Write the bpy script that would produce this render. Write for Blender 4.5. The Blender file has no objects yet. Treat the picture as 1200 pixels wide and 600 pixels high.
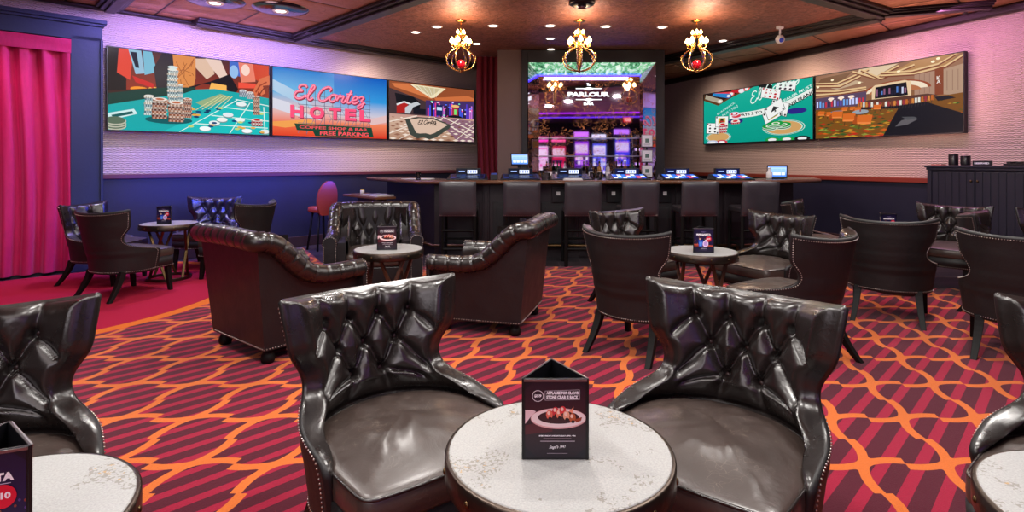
import bpy, bmesh, math, random
import numpy as np
from mathutils import Vector, Matrix
random.seed(7)
S = bpy.context.scene
COL = S.collection
F, HY, CH = 650.0, 190.0, 1.3          # focal length in pixels, horizon row, camera height
pi = math.pi

def lin(c):
    return tuple(((v/255.0)/12.92 if v/255.0 <= .04045 else ((v/255.0+.055)/1.055)**2.4) for v in c)
def at(px, y, Y=None, Z=0.0):
    """pixel -> world; either at distance Y or at height Z"""
    if Y is None: Y = F*(CH-Z)/(y-HY)
    return Vector(((px-600)/F*Y, Y, CH-(y-HY)*Y/F))

# ------------------------------------------------------------------ mesh builder
class MB:
    def __init__(s): s.v=[]; s.f=[]; s.m=[]; s.s=[]
    def add(s, vs, fs, mi=0, sm=False, M=None):
        o=len(s.v)
        for p in vs:
            p=Vector(p)
            s.v.append(tuple(M@p) if M is not None else tuple(p))
        for f in fs: s.f.append(tuple(o+i for i in f)); s.m.append(mi); s.s.append(sm)
        return s
    def box(s, c, d, mi=0, rz=0, M=None, rx=0):
        x,y,z=[k/2 for k in d]
        T=Matrix.Translation(c)@Matrix.Rotation(rz,4,'Z')@Matrix.Rotation(rx,4,'X')
        if M is not None: T=M@T
        vs=[(-x,-y,-z),(x,-y,-z),(x,y,-z),(-x,y,-z),(-x,-y,z),(x,-y,z),(x,y,z),(-x,y,z)]
        return s.add(vs,[(3,2,1,0),(4,5,6,7),(0,1,5,4),(1,2,6,5),(2,3,7,6),(3,0,4,7)],mi,False,T)
    def prism(s, pts, z0, z1, mi=0, M=None, mtop=None):
        n=len(pts); a=sum(pts[i][0]*pts[(i+1)%n][1]-pts[(i+1)%n][0]*pts[i][1] for i in range(n))
        if a<0: pts=pts[::-1]
        vs=[(p[0],p[1],z0) for p in pts]+[(p[0],p[1],z1) for p in pts]
        s.add(vs,[tuple(range(n))[::-1]]+[(i,(i+1)%n,n+(i+1)%n,n+i) for i in range(n)],mi,False,M)
        o=len(s.v)-2*n
        s.f.append(tuple(o+n+i for i in range(n))); s.m.append(mi if mtop is None else mtop); s.s.append(False)
        return s
    def lathe(s, prof, seg=24, mi=0, M=None, sm=True, caps=True):
        vs=[]; fs=[]; n=len(prof)
        for (r,z) in prof:
            for k in range(seg):
                a=2*pi*k/seg; vs.append((r*math.cos(a),r*math.sin(a),z))
        for i in range(n-1):
            for k in range(seg):
                k2=(k+1)%seg; fs.append((i*seg+k,i*seg+k2,(i+1)*seg+k2,(i+1)*seg+k))
        if caps:
            if prof[0][0]>1e-5: fs.append(tuple(range(seg))[::-1])
            if prof[-1][0]>1e-5: fs.append(tuple((n-1)*seg+k for k in range(seg)))
        return s.add(vs,fs,mi,sm,M)
    def tube(s, path, r, seg=10, mi=0, M=None, closed=False, sm=True, flat=1.0):
        P=[Vector(p) for p in path]; n=len(P); vs=[]; fs=[]
        up=Vector((0,0,1)); prev=None
        for i in range(n):
            a=P[(i-1)%n] if (closed or i>0) else P[i]; b=P[(i+1)%n] if (closed or i<n-1) else P[i]
            t=(b-a); t=t.normalized() if t.length>1e-9 else Vector((0,0,1))
            if prev is None:
                w=up if abs(t.z)<.9 else Vector((1,0,0)); nx=t.cross(w).normalized()
            else:
                nx=(prev-t*prev.dot(t)); nx=nx.normalized() if nx.length>1e-6 else t.cross(up).normalized()
            prev=nx; ny=t.cross(nx)
            rr=r[i] if hasattr(r,'__len__') else r
            for k in range(seg):
                an=2*pi*k/seg; vs.append(P[i]+nx*(rr*math.cos(an))+ny*(rr*flat*math.sin(an)))
        m=n if closed else n-1
        for i in range(m):
            j=(i+1)%n
            for k in range(seg):
                k2=(k+1)%seg; fs.append((i*seg+k,i*seg+k2,j*seg+k2,j*seg+k))
        if not closed: fs+= [tuple(range(seg))[::-1], tuple((n-1)*seg+k for k in range(seg))]
        return s.add(vs,fs,mi,sm,M)
    def sphere(s, c, r, seg=12, rings=8, mi=0, sc=(1,1,1), M=None):
        prof=[(r*math.sin(pi*i/rings), -r*math.cos(pi*i/rings)) for i in range(rings+1)]
        prof[0]=(1e-6,-r); prof[-1]=(1e-6,r)
        T=Matrix.Translation(c)@Matrix.Diagonal((*sc,1))
        if M is not None: T=M@T
        return s.lathe(prof,seg,mi,T,True,False)
    def grid(s, fn, nu, nv, mi=0, sm=True, closed_u=False, M=None, flip=False):
        vs=[fn(i/(nu if closed_u else nu-1.0), j/(nv-1.0)) for j in range(nv) for i in range(nu)]
        fs=[]
        for j in range(nv-1):
            for i in range(nu if closed_u else nu-1):
                i2=(i+1)%nu; q=(j*nu+i,j*nu+i2,(j+1)*nu+i2,(j+1)*nu+i)
                fs.append(q[::-1] if flip else q)
        return s.add(vs,fs,mi,sm,M)
    def mesh(s, name, mats):
        me=bpy.data.meshes.new(name); me.from_pydata(s.v,[],s.f)
        for m in (mats if isinstance(mats,(list,tuple)) else [mats]): me.materials.append(m)
        me.polygons.foreach_set('material_index',s.m); me.polygons.foreach_set('use_smooth',s.s)
        me.update(); return me
def link(name, me, parent=None, loc=None, rz=None):
    o=bpy.data.objects.new(name,me); COL.objects.link(o)
    if parent is not None: o.parent=parent
    if loc is not None: o.location=loc
    if rz is not None: o.rotation_euler=(0,0,rz)
    return o
def obj(name, mb, mats, parent=None, bevel=0, loc=None, rz=None, seg=2, label=None):
    o=link(name,mb.mesh(name,mats),parent,loc,rz)
    if bevel:
        b=o.modifiers.new('bevel','BEVEL'); b.width=bevel; b.segments=seg; b.limit_method='ANGLE'; b.angle_limit=math.radians(40)
        b.harden_normals=False
    if label: o['label']=label
    return o
def tag(o, label, cat, group=None, kind=None):
    o['label']=label; o['category']=cat
    if group: o['group']=group
    if kind: o['kind']=kind
    return o
def thing(name, label, cat, loc=(0,0,0), rz=0, group=None):
    o=link(name,None,None,loc,rz); o.empty_display_size=.1
    return tag(o,label,cat,group)
def struct(name, mb, mats, parent=None, bevel=0, label=None):
    o=obj(name,mb,mats,parent,bevel); o['kind']='structure'
    if label: o['label']=label
    return o
def dup(root, loc, rz, label, group=None, swap=None):
    def cp(o,par):
        c=o.copy(); COL.objects.link(c)
        if par is not None: c.parent=par
        for ch in kids[o.name]: cp(ch,c)
        return c
    kids={}
    def walk(o):
        kids[o.name]=[k for k in list(bpy.data.objects) if k.parent==o]
        for k in kids[o.name]: walk(k)
    walk(root)
    r=cp(root,None); r.location=loc; r.rotation_euler=(0,0,rz); r['label']=label
    if group: r['group']=group
    return r
def face(fx,fy): return math.atan2(-fx,fy)

# ------------------------------------------------------------------ materials
class NT:
    def __init__(s,name):
        s.m=bpy.data.materials.new(name); s.m.use_nodes=True; s.t=s.m.node_tree; s.b=s.t.nodes['Principled BSDF']
    def n(s,ty,**k):
        x=s.t.nodes.new(ty)
        for a,v in k.items(): setattr(x,a,v)
        return x
    def l(s,a,b): s.t.links.new(a,b)
    def setin(s,sock,v):
        if isinstance(v,bpy.types.NodeSocket): s.l(v,sock)
        else: sock.default_value=v
    def ma(s,op,a,b=0.0,c=None):
        x=s.n('ShaderNodeMath',operation=op); s.setin(x.inputs[0],a); s.setin(x.inputs[1],b)
        if c is not None: s.setin(x.inputs[2],c)
        return x.outputs[0]
    def coord(s,which='Object',scale=None):
        c=s.n('ShaderNodeTexCoord').outputs[which]
        if scale is not None:
            m=s.n('ShaderNodeMapping'); s.l(c,m.inputs[0]); m.inputs['Scale'].default_value=scale; c=m.outputs[0]
        return c
    def noise(s,scale,detail=3,rough=.5,co=None,dist=0):
        x=s.n('ShaderNodeTexNoise'); x.inputs['Scale'].default_value=scale; x.inputs['Detail'].default_value=detail
        x.inputs['Roughness'].default_value=rough; x.inputs['Distortion'].default_value=dist
        s.l(co if co is not None else s.coord(),x.inputs['Vector']); return x.outputs['Fac']
    def ramp(s,fac,stops):
        r=s.n('ShaderNodeValToRGB'); e=r.color_ramp.elements
        while len(e)<len(stops): e.new(.5)
        for k,(p,c) in enumerate(stops): e[k].position=p; e[k].color=(*c,1) if len(c)==3 else c
        s.l(fac,r.inputs[0]); return r.outputs[0]
    def mix(s,fac,a,b):
        x=s.n('ShaderNodeMix',data_type='RGBA'); s.setin(x.inputs[0],fac)
        for k,v in ((6,a),(7,b)):
            if isinstance(v,bpy.types.NodeSocket): s.l(v,x.inputs[k])
            else: x.inputs[k].default_value=(*v,1) if len(v)==3 else v
        return x.outputs[2]
    def bump(s,h,strength=.3,dist=.01,normal=None):
        x=s.n('ShaderNodeBump'); x.inputs['Strength'].default_value=strength; x.inputs['Distance'].default_value=dist
        s.l(h,x.inputs['Height'])
        if normal is not None: s.l(normal,x.inputs['Normal'])
        s.l(x.outputs[0],s.b.inputs['Normal']); return x.outputs[0]
    def set(s,**k):
        for a,v in k.items():
            i=s.b.inputs[a.replace('_',' ')]
            if isinstance(v,bpy.types.NodeSocket): s.l(v,i)
            elif isinstance(v,tuple) and len(v)==3: i.default_value=(*v,1)
            else: i.default_value=v
        return s
def mat(name,col,rough=.5,metal=0,bump=None,var=None,emit=None,**k):
    t=NT(name); c=lin(col) if max(col)>1 else col
    t.set(Base_Color=c,Roughness=rough,Metallic=metal)
    if var:
        f=t.noise(var[0],4); c2=tuple(x*var[1] for x in c)
        t.set(Base_Color=t.mix(f,c,c2))
    if bump: t.bump(t.noise(bump[0],4),bump[1],bump[2] if len(bump)>2 else .005)
    if emit:
        t.set(Emission_Color=lin(emit[0]),Emission_Strength=emit[1])
    for a,v in k.items(): t.set(**{a:v})
    return t.m

def leather(name,col,rough,crack=.25,var=1.6,scr=0.0,coat=.25,spec=.65):
    t=NT(name); c=lin(col)
    n1=t.noise(9,4); n2=t.noise(140,3)
    vo=t.n('ShaderNodeTexVoronoi',feature='DISTANCE_TO_EDGE'); vo.inputs['Scale'].default_value=160; t.l(t.coord(),vo.inputs['Vector'])
    base=t.mix(t.ma('MULTIPLY',n1,1.0),c,tuple(x*var for x in c))
    if scr:
        w=t.n('ShaderNodeTexVoronoi',feature='DISTANCE_TO_EDGE'); w.inputs['Scale'].default_value=9
        co=t.coord('Object',(1,2.5,1)); nn=t.n('ShaderNodeTexNoise'); nn.inputs['Scale'].default_value=6; nn.inputs['Detail'].default_value=3; t.l(t.coord(),nn.inputs['Vector'])
        vm=t.n('ShaderNodeVectorMath',operation='ADD'); t.l(co,vm.inputs[0]); t.l(nn.outputs['Color'],vm.inputs[1]); t.l(vm.outputs[0],w.inputs['Vector'])
        k=t.ma('MULTIPLY',t.ma('LESS_THAN',w.outputs['Distance'],.012),t.ma('MULTIPLY',t.ma('GREATER_THAN',t.noise(5,2),.5),scr))
        base=t.mix(k,base,lin((150,135,120)))
    t.set(Base_Color=base,Roughness=t.ma('ADD',t.ma('MULTIPLY',n1,.2),rough-.1))
    b=t.bump(n2,.12,.002)
    t.bump(t.noise(11,4,.6,None,.6),.22,.012,b)
    t.set(Specular_IOR_Level=spec,Coat_Weight=coat,Coat_Roughness=.22)
    return t.m

M={}
M['leather']=leather('black_leather',(24,19,18),.29)
M['leather_seat']=leather('worn_brown_leather',(52,42,38),.40,scr=.22)
M['leather_arm']=leather('dark_oxblood_leather',(19,17,19),.44,coat=.05,spec=.5)
M['leather_back']=leather('matt_dark_leather',(18,17,18),.55,coat=0,spec=.45)
M['leather_stool']=leather('stool_leather',(42,38,44),.45)
M['leather_red']=mat('rust_leather',(150,52,28),.45)
M['button']=mat('tuft_button',(58,36,34),.35)
M['nail']=mat('nickel_nails',(190,180,175),.3,1)
M['leg']=mat('black_lacquer_wood',(8,6,6),.6,bump=(30,.1),Specular_IOR_Level=.25)
M['brass']=mat('aged_brass',(120,96,66),.38,1,bump=(60,.25),var=(14,.35))
M['rim']=mat('aged_iron_band',(104,92,84),.36,1,bump=(45,.3),var=(10,.35))
M['xleg']=mat('walnut_leg',(92,56,38),.4,var=(9,.5))
M['gold']=mat('polished_gold',(215,165,95),.25,1)
M['black']=mat('black_plastic',(14,14,18),.35)
M['blackmatt']=mat('black_paint',(16,15,20),.55,bump=(40,.1))
M['white']=mat('white_plastic',(225,225,225),.4)
M['steel']=mat('steel',(160,160,165),.3,1)
M['redball']=mat('red_glass_ball',(190,10,30),.08,Coat_Weight=1.0)
M['warmbulb']=mat('warm_bulb',(255,220,160),.3,emit=((255,205,130),18))
M['lens']=mat('downlight_lens',(255,250,240),.3,emit=((255,243,225),7))
M['glass']=mat('clear_glass',(235,245,250),.03,Transmission_Weight=1.0,IOR=1.45)
M['barwood']=mat('bar_top_wood',(112,72,48),.28,var=(6,.55))
M['barblack']=mat('bar_top_black',(30,22,24),.15)
M['barfront']=mat('bar_front_panel',(34,26,32),.4,bump=(14,.1))
M['navycab']=mat('cabinet_paint',(34,32,48),.45)
M['portal']=mat('blue_plaster_trim',(26,40,76),.6,bump=(30,.25),var=(3,.7))
M['curtainred']=mat('dark_red_velvet',(110,14,28),.85)
M['railwood']=mat('chair_rail_wood',(128,52,40),.4)
M['railblue']=mat('chair_rail_dark',(92,44,52),.4)
M['base']=mat('baseboard_wood',(52,34,36),.45)

def tabletop():
    t=NT('pale_shagreen_top'); c=t.coord()
    n=t.noise(5,5,.6); sp=t.noise(60,3,.7); vo=t.n('ShaderNodeTexVoronoi'); vo.inputs['Scale'].default_value=150; t.l(c,vo.inputs['Vector'])
    dots=t.ma('MULTIPLY',t.ma('GREATER_THAN',vo.outputs['Distance'],.62),t.ma('GREATER_THAN',n,.56))
    base=t.mix(t.noise(220,2),lin((176,177,176)),lin((128,129,128)))
    base=t.mix(t.ma('MULTIPLY',dots,.5),base,lin((90,80,60)))
    gold=t.ma('MULTIPLY',t.ma('GREATER_THAN',sp,.62),t.ma('GREATER_THAN',n,.60))
    base=t.mix(t.ma('MULTIPLY',gold,.75),base,lin((165,125,45)))
    t.set(Base_Color=base,Roughness=.45); t.bump(vo.outputs['Distance'],.15,.002); return t.m
M['top']=tabletop()

def velvet():
    t=NT('magenta_velvet'); c=lin((205,14,96))
    t.set(Base_Color=t.mix(t.noise(16,5,.7,t.coord('Object',(2,2,.5))),c,tuple(x*.55 for x in c)),Roughness=.75,Sheen_Weight=.6,Sheen_Roughness=.4)
    t.set(Sheen_Tint=(1,.3,.6)); t.bump(t.noise(70,3),.3,.004); return t.m
M['velvet']=velvet()

def wallpaper():
    t=NT('woven_wallpaper'); sx=t.n('ShaderNodeSeparateXYZ'); t.l(t.coord('Object'),sx.inputs[0])
    u=sx.outputs[0]; z=sx.outputs[2]
    u2=t.ma('ADD',u,t.ma('MULTIPLY',sx.outputs[1],.0))
    a=t.ma('ADD',t.ma('MULTIPLY',z,260.0),t.ma('MULTIPLY',t.ma('SINE',t.ma('MULTIPLY',u2,90.0)),.9))
    h=t.ma('SINE',a)
    h2=t.ma('ADD',h,t.ma('MULTIPLY',t.noise(38,3),2.4))
    base=t.mix(t.ma('ADD',t.ma('MULTIPLY',h,.25),.5),lin((184,164,156)),lin((200,180,170)))
    t.set(Base_Color=base,Roughness=.5); t.bump(h2,.7,.010); return t.m
M['wallpaper']=wallpaper()
M['wains']=mat('dark_wainscot_paper',(30,32,54),.5,bump=(60,.2),var=(5,.7))
M['plaster_dark']=mat('brown_wall',(104,84,76),.6,bump=(50,.25))
M['plaster_back']=mat('dark_rear_wall',(40,26,36),.7)

def copper(name,col,rough,grid,ang,fine):
    t=NT(name); m=t.n('ShaderNodeMapping'); m.inputs['Rotation'].default_value=(0,0,ang); t.l(t.coord('Object'),m.inputs[0])
    sx=t.n('ShaderNodeSeparateXYZ'); t.l(m.outputs[0],sx.inputs[0])
    def edge(o,g):
        f=t.ma('FRACT',t.ma('DIVIDE',o,g)); return t.ma('MULTIPLY',t.ma('ABSOLUTE',t.ma('SUBTRACT',f,.5)),2.0)
    e=t.ma('MAXIMUM',edge(sx.outputs[0],grid),edge(sx.outputs[1],grid))
    seam=t.ma('GREATER_THAN',e,.975 if not fine else 2.0)
    n=t.noise(3.5 if not fine else 9,5,.75,None,2.0)
    c=lin(col); base=t.mix(n if not fine else t.ma('MULTIPLY',t.ma('SUBTRACT',n,.3),2.4),c,tuple(x*(.45 if not fine else .2) for x in c)); base=t.mix(seam,base,tuple(x*.08 for x in c))
    t.set(Base_Color=base,Roughness=t.ma('ADD',rough,t.ma('MULTIPLY',n,.15)),Metallic=.55)
    hh=t.ma('SUBTRACT',t.ma('MULTIPLY',n,.6 if not fine else .5),t.ma('MULTIPLY',t.ma('POWER',e,12.0),1.0 if not fine else .0))
    t.bump(hh,1.0,.05 if not fine else .035); return t.m
M['ceil_panel']=copper('copper_panel_ceiling',(205,140,105),.42,.9,math.radians(-45),False)
M['ceil_fine']=copper('embossed_bronze_ceiling',(176,110,88),.46,.6,math.radians(-20),True)
M['beam']=mat('dark_bronze_beam',(38,28,26),.42,.4,bump=(14,.3,.01))

def carpet():
    t=NT('ogee_carpet'); sx=t.n('ShaderNodeSeparateXYZ'); t.l(t.coord('Object'),sx.inputs[0]); X=sx.outputs[0]; Y=sx.outputs[1]
    v=t.ma('DIVIDE',Y,.427); u=t.ma('DIVIDE',t.ma('SUBTRACT',X,t.ma('MULTIPLY',v,.113)),.36)
    v=t.ma('SUBTRACT',v,.574); u=t.ma('SUBTRACT',u,.44)
    def S_(w,amp,jmp):
        f=t.ma('FRACT',w); saw=t.ma('SUBTRACT',f,t.ma('GREATER_THAN',f,.5))
        return t.ma('ADD',t.ma('MULTIPLY',t.ma('SINE',t.ma('MULTIPLY',w,2*pi)),amp),t.ma('MULTIPLY',saw,jmp))
    def near(a,off):
        d=t.ma('SUBTRACT',a,off); r=t.ma('SUBTRACT',d,t.ma('ROUND',d)); return t.ma('ABSOLUTE',r)
    l1=t.ma('DIVIDE',near(v,S_(u,.035,.10)),.058); l2=t.ma('DIVIDE',near(u,S_(v,.055,.07)),.066)
    line=t.ma('LESS_THAN',t.ma('SMOOTH_MIN',l1,l2,1.6),.95)
    st=t.ma('FRACT',t.ma('DIVIDE',t.ma('ADD',t.ma('MULTIPLY',X,-.70),t.ma('MULTIPLY',Y,.714)),.112))
    stripe=t.ma('LESS_THAN',st,.40)
    fuzz=t.noise(260,2)
    a=t.mix(stripe,lin((86,16,38)),lin((166,20,58)))
    base=t.mix(line,a,lin((226,116,48)))
    base=t.mix(t.ma('MULTIPLY',fuzz,.45),base,lin((30,8,12)))
    t.set(Base_Color=base,Roughness=.95,Specular_IOR_Level=.1,Sheen_Weight=.15); t.bump(fuzz,.5,.004); return t.m
M['carpet']=carpet()
def plush(name,col):
    t=NT(name); f=t.noise(240,2); c=lin(col); t.set(Base_Color=t.mix(t.ma('MULTIPLY',f,.5),c,tuple(x*.3 for x in c)),Roughness=.95,Specular_IOR_Level=.1); t.bump(f,.5,.004); return t.m
M['redcarpet']=plush('plain_crimson_carpet',(178,34,64)); M['orangecarpet']=plush('orange_carpet_border',(226,116,48))
def tile():
    t=NT('slate_floor_tile'); b=t.n('ShaderNodeTexBrick'); b.inputs['Scale'].default_value=1.0; b.inputs['Brick Width'].default_value=.6; b.inputs['Row Height'].default_value=.3
    b.inputs['Mortar Size'].default_value=.006; b.inputs['Color1'].default_value=(*lin((58,50,56)),1); b.inputs['Color2'].default_value=(*lin((44,38,44)),1); b.inputs['Mortar'].default_value=(*lin((100,90,90)),1)
    t.l(t.coord('Object'),b.inputs['Vector']); t.set(Base_Color=b.outputs['Color'],Roughness=.35); return t.m
M['tile']=tile()
def mirror():
    t=NT('antique_mirror'); v=t.n('ShaderNodeTexVoronoi',feature='DISTANCE_TO_EDGE'); v.inputs['Scale'].default_value=7
    nn=t.n('ShaderNodeTexNoise'); nn.inputs['Scale'].default_value=5; nn.inputs['Detail'].default_value=4; t.l(t.coord(),nn.inputs['Vector'])
    vm=t.n('ShaderNodeVectorMath',operation='ADD'); t.l(t.coord(),vm.inputs[0]); t.l(nn.outputs['Color'],vm.inputs[1]); t.l(vm.outputs[0],v.inputs['Vector'])
    vein=t.ma('MULTIPLY',t.ma('LESS_THAN',v.outputs['Distance'],.022),t.ma('GREATER_THAN',t.noise(4,3),.47))
    t.set(Base_Color=t.mix(vein,(.50,.45,.52),lin((190,130,80))),Metallic=1.0,Roughness=t.ma('ADD',t.ma('MULTIPLY',vein,.35),.03)); return t.m
M['mirror']=mirror()
def vcol(name,strength,rough=.4):
    t=NT(name); a=t.n('ShaderNodeAttribute'); a.attribute_name='Col'
    if strength>0:
        t.set(Base_Color=(0,0,0),Roughness=.25,Specular_IOR_Level=.2,Emission_Strength=strength); t.l(a.outputs['Color'],t.b.inputs['Emission Color'])
    else:
        t.set(Roughness=rough); t.l(a.outputs['Color'],t.b.inputs['Base Color'])
    return t.m
M['screen']=vcol('video_screen_image',1.0); M['page']=vcol('printed_page',0,.3); M['smallscreen']=vcol('small_screen_image',1.5)

# ------------------------------------------------------------------ flat pictures (printed pages, screens)
_tc={}
def text_geo(txt,bold=.0):
    if (txt,bold) in _tc: return _tc[(txt,bold)]
    cu=bpy.data.curves.new('t','FONT'); cu.body=txt; cu.offset=bold; cu.resolution_u=3
    o=bpy.data.objects.new('t',cu); COL.objects.link(o); bpy.context.view_layer.update()
    me=o.evaluated_get(bpy.context.evaluated_depsgraph_get()).to_mesh()
    vs=[(v.co.x,v.co.y) for v in me.vertices]; fs=[tuple(p.vertices) for p in me.polygons]
    bpy.data.objects.remove(o); bpy.data.curves.remove(cu)
    xs=[p[0] for p in vs]; ys=[p[1] for p in vs]; x0,x1,y0,y1=min(xs),max(xs),min(ys),max(ys)
    vs=[((x-x0)/(x1-x0),(y-y0)/(y1-y0)) for x,y in vs]
    _tc[(txt,bold)]=(vs,fs,(x1-x0)/(y1-y0)); return _tc[(txt,bold)]
def smooth(pts,k=6):
    out=[]; n=len(pts)
    for i in range(n-1):
        p0=pts[max(i-1,0)];p1=pts[i];p2=pts[i+1];p3=pts[min(i+2,n-1)]
        for j in range(k):
            t=j/k; out.append(tuple(.5*((2*b)+(-a+c)*t+(2*a-5*b+4*c-d)*t*t+(-a+3*b-3*c+d)*t**3) for a,b,c,d in zip(p0,p1,p2,p3)))
    return out+[pts[-1]]
SCRIPT={'E':[[(.62,.82),(.5,.98),(.25,.95),(.18,.75),(.4,.58),(.1,.5),(.0,.22),(.2,.02),(.45,.08),(.65,.3)]],
 'l':[[(.0,.15),(.25,.5),(.42,.9),(.3,1.0),(.18,.6),(.15,.12),(.28,.0),(.45,.15)]],
 'C':[[(.62,.72),(.7,.9),(.5,1.0),(.2,.8),(.02,.4),(.12,.05),(.4,.0),(.7,.3)]],
 'o':[[(.3,.5),(.08,.4),(.05,.1),(.25,.0),(.42,.2),(.35,.45),(.3,.5),(.55,.42)]],
 'r':[[(.0,.1),(.18,.5),(.22,.38),(.42,.45),(.35,.1),(.45,.0),(.6,.12)]],
 't':[[(.0,.1),(.2,.5),(.32,.9),(.2,.3),(.2,.02),(.35,.02),(.5,.15)],[(.05,.6),(.42,.66)]],
 'e':[[(.05,.22),(.3,.28),(.34,.46),(.18,.5),(.05,.25),(.12,.02),(.3,.0),(.5,.2)]],
 'z':[[(.0,.4),(.15,.52),(.35,.45),(.2,.2),(.38,.12),(.32,-.2),(.1,-.35),(.1,-.15),(.5,.1)]]}
SW={'E':.62,'l':.4,'C':.66,'o':.46,'r':.5,'t':.42,'e':.42,'z':.5,' ':.3}
class Pic:
    def __init__(s,w,h,step): s.w=w;s.h=h;s.st=step;s.v=[];s.f=[];s.c=[];s.L=0;s.tf=None
    def _lay(s): s.L+=1; return -s.L*s.st
    def raw(s,pts,faces,cols,lay=None):
        y=s._lay() if lay is None else lay; o=len(s.v)
        for (x,z) in pts:
            if s.tf: x,z=s.tf(x,z)
            x=min(1,max(0,x)); z=min(1,max(0,z))
            s.v.append(((x-.5)*s.w,y,(z-.5)*s.h))
        for f in faces:
            s.f.append(tuple(o+i for i in f)); s.c.append([cols[i] for i in f] if isinstance(cols,list) else [cols]*len(f))
    def poly(s,pts,col): s.raw(pts,[tuple(range(len(pts)))],lin(col) if not isinstance(col,list) else [lin(c) for c in col])
    def rect(s,x0,z0,x1,z1,col): s.poly([(x0,z0),(x1,z0),(x1,z1),(x0,z1)],col)
    def grad(s,stops,x0=0,x1=1):
        for (za,ca),(zb,cb) in zip(stops,stops[1:]): s.raw([(x0,za),(x1,za),(x1,zb),(x0,zb)],[(0,1,2,3)],[lin(ca),lin(ca),lin(cb),lin(cb)])
    def ell(s,cx,cz,rx,rz,col,n=20,a0=0,a1=2*pi,rot=0):
        p=[]
        for i in range(n):
            a=a0+(a1-a0)*i/(n if a1-a0>6.28 else n-1); dx=rx*math.cos(a);dz=rz*math.sin(a)*1.0
            if rot: dx,dz=dx*math.cos(rot)-dz*math.sin(rot)*s.h/s.w, dx*math.sin(rot)*s.w/s.h+dz*math.cos(rot)
            p.append((cx+dx,cz+dz))
        s.poly(p,col)
    def line(s,pts,wd,col,lay=None):
        A=s.w/s.h; P=[Vector((p[0]*A,p[1])) for p in pts]; L=[];R=[]
        for i,p in enumerate(P):
            t=(P[min(i+1,len(P)-1)]-P[max(i-1,0)]); t=t.normalized() if t.length>1e-9 else Vector((1,0)); n=Vector((-t.y,t.x))*wd/2
            L.append(((p+n).x/A,(p+n).y)); R.append(((p-n).x/A,(p-n).y))
        k=len(P); s.raw(L+R,[(i,i+1,k+i+1,k+i) for i in range(k-1)],lin(col),lay)
    def text(s,t,cx,cz,h,col,w=None,bold=.015,rot=0,shear=0):
        vs,fs,asp=text_geo(t,bold); A=s.w/s.h; W=(w*A if w else asp*h)
        P=[]
        for x,y in vs:
            dx=(x-.5)*W+shear*(y-.5)*h; dz=(y-.5)*h
            P.append((cx+(dx*math.cos(rot)-dz*math.sin(rot))/A, cz+dx*math.sin(rot)+dz*math.cos(rot)))
        s.raw(P,fs,lin(col))
    def script(s,t,x,z,h,wd,col,rot=0,xs=1.0):
        A=s.w/s.h; lay=s._lay()
        for ch in t:
            for st in SCRIPT.get(ch,[]):
                q=[]
                for (a,b) in smooth(st,5):
                    dx=(a+b*.18)*h*xs; dz=b*h; q.append((x+(dx*math.cos(rot)-dz*math.sin(rot))/A, z+dx*math.sin(rot)+dz*math.cos(rot)))
                s.line(q,wd,col,lay)
            adv=SW[ch]*h*xs*1.05; x+=adv*math.cos(rot)/A; z+=adv*math.sin(rot)
    def mesh(s,name,m):
        me=bpy.data.meshes.new(name); me.from_pydata(s.v,[],s.f); a=me.color_attributes.new('Col','FLOAT_COLOR','CORNER')
        buf=[]
        for f in s.c:
            for c in f: buf+= [c[0],c[1],c[2],1.0]
        a.data.foreach_set('color',buf); me.materials.append(m); me.update(); return me
# ------------------------------------------------------------------ camera
cam=bpy.data.cameras.new('camera'); cam.sensor_width=36; cam.lens=36*F/1200; cam.shift_y=-(300-HY)/1200; cam.clip_start=.05
co=bpy.data.objects.new('camera',cam); COL.objects.link(co); co.location=(0,0,CH); co.rotation_euler=(pi/2,0,0); S.camera=co

# ------------------------------------------------------------------ room shell
CZ=3.2
def LX(y): return -5.042+1.007*(y-6.8)           # the line of the left wall
def RX(y): return 5.866-.388*(y-7.1)             # the line of the right wall
def seg_box(mb,A,B,z0,z1,t0,t1,mi=0):
    """a slab along A->B; t0..t1 measured to the left of the direction (away from the room)"""
    A=Vector(A);B=Vector(B);d=(B-A).normalized();n=Vector((-d.y,d.x))
    mb.prism([tuple(A+n*t0),tuple(B+n*t0),tuple(B+n*t1),tuple(A+n*t1)],z0,z1,mi)
CORN=(2.91,14.70)
LA=(LX(3.86),3.86); RB=(RX(2.9),2.9)
WL=[((-8.0,-8.0),LA),(LA,CORN)]; 
def walls(name,segs,mats,rail,side):
    for i,(A,B) in enumerate(segs):
        pass
# each wall object is built in a frame of its own: local x runs along the wall, -y faces the room
def wframe(A,B):
    A=Vector(A);B=Vector(B);d=B-A
    return (A.x,A.y,0), math.atan2(d.y,d.x), d.length
def wall(name,A,B,rail,paper,wains,label):
    loc,rz,L=wframe(A,B)
    mb=MB(); mb.box((L/2,.08,(rail+CZ)/2),(L,.16,CZ-rail),0)
    w=MB(); w.box((L/2,.08,rail/2),(L,.16,rail),1)
    mb.v+=[]; 
    o=len(mb.v); mb.v+=w.v; mb.f+=[tuple(o+i for i in f) for f in w.f]; mb.m+=w.m; mb.s+=w.s
    ob=struct(name,mb,[paper,wains]); ob.location=loc; ob.rotation_euler=(0,0,rz); ob['label']=label
    return ob
wall('wall_left',LA,CORN,1.13,M['wallpaper'],M['wains'],'left wall with woven wallpaper above a dark wainscot')
wall('wall_right',CORN,RB,1.05,M['wallpaper'],M['wains'],'right wall with woven wallpaper above a dark wainscot')
wall('wall_side_left',(-8.0,-8.0),LA,1.13,M['plaster_back'],M['wains'],'side wall left of the camera')
wall('wall_side_right',RB,(RB[0],-8.0),1.05,M['plaster_back'],M['wains'],'side wall right of the camera')
wall('wall_rear',(RB[0],-8.0),(-8.0,-8.0),1.05,M['plaster_back'],M['wains'],'rear wall behind the camera')
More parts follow.
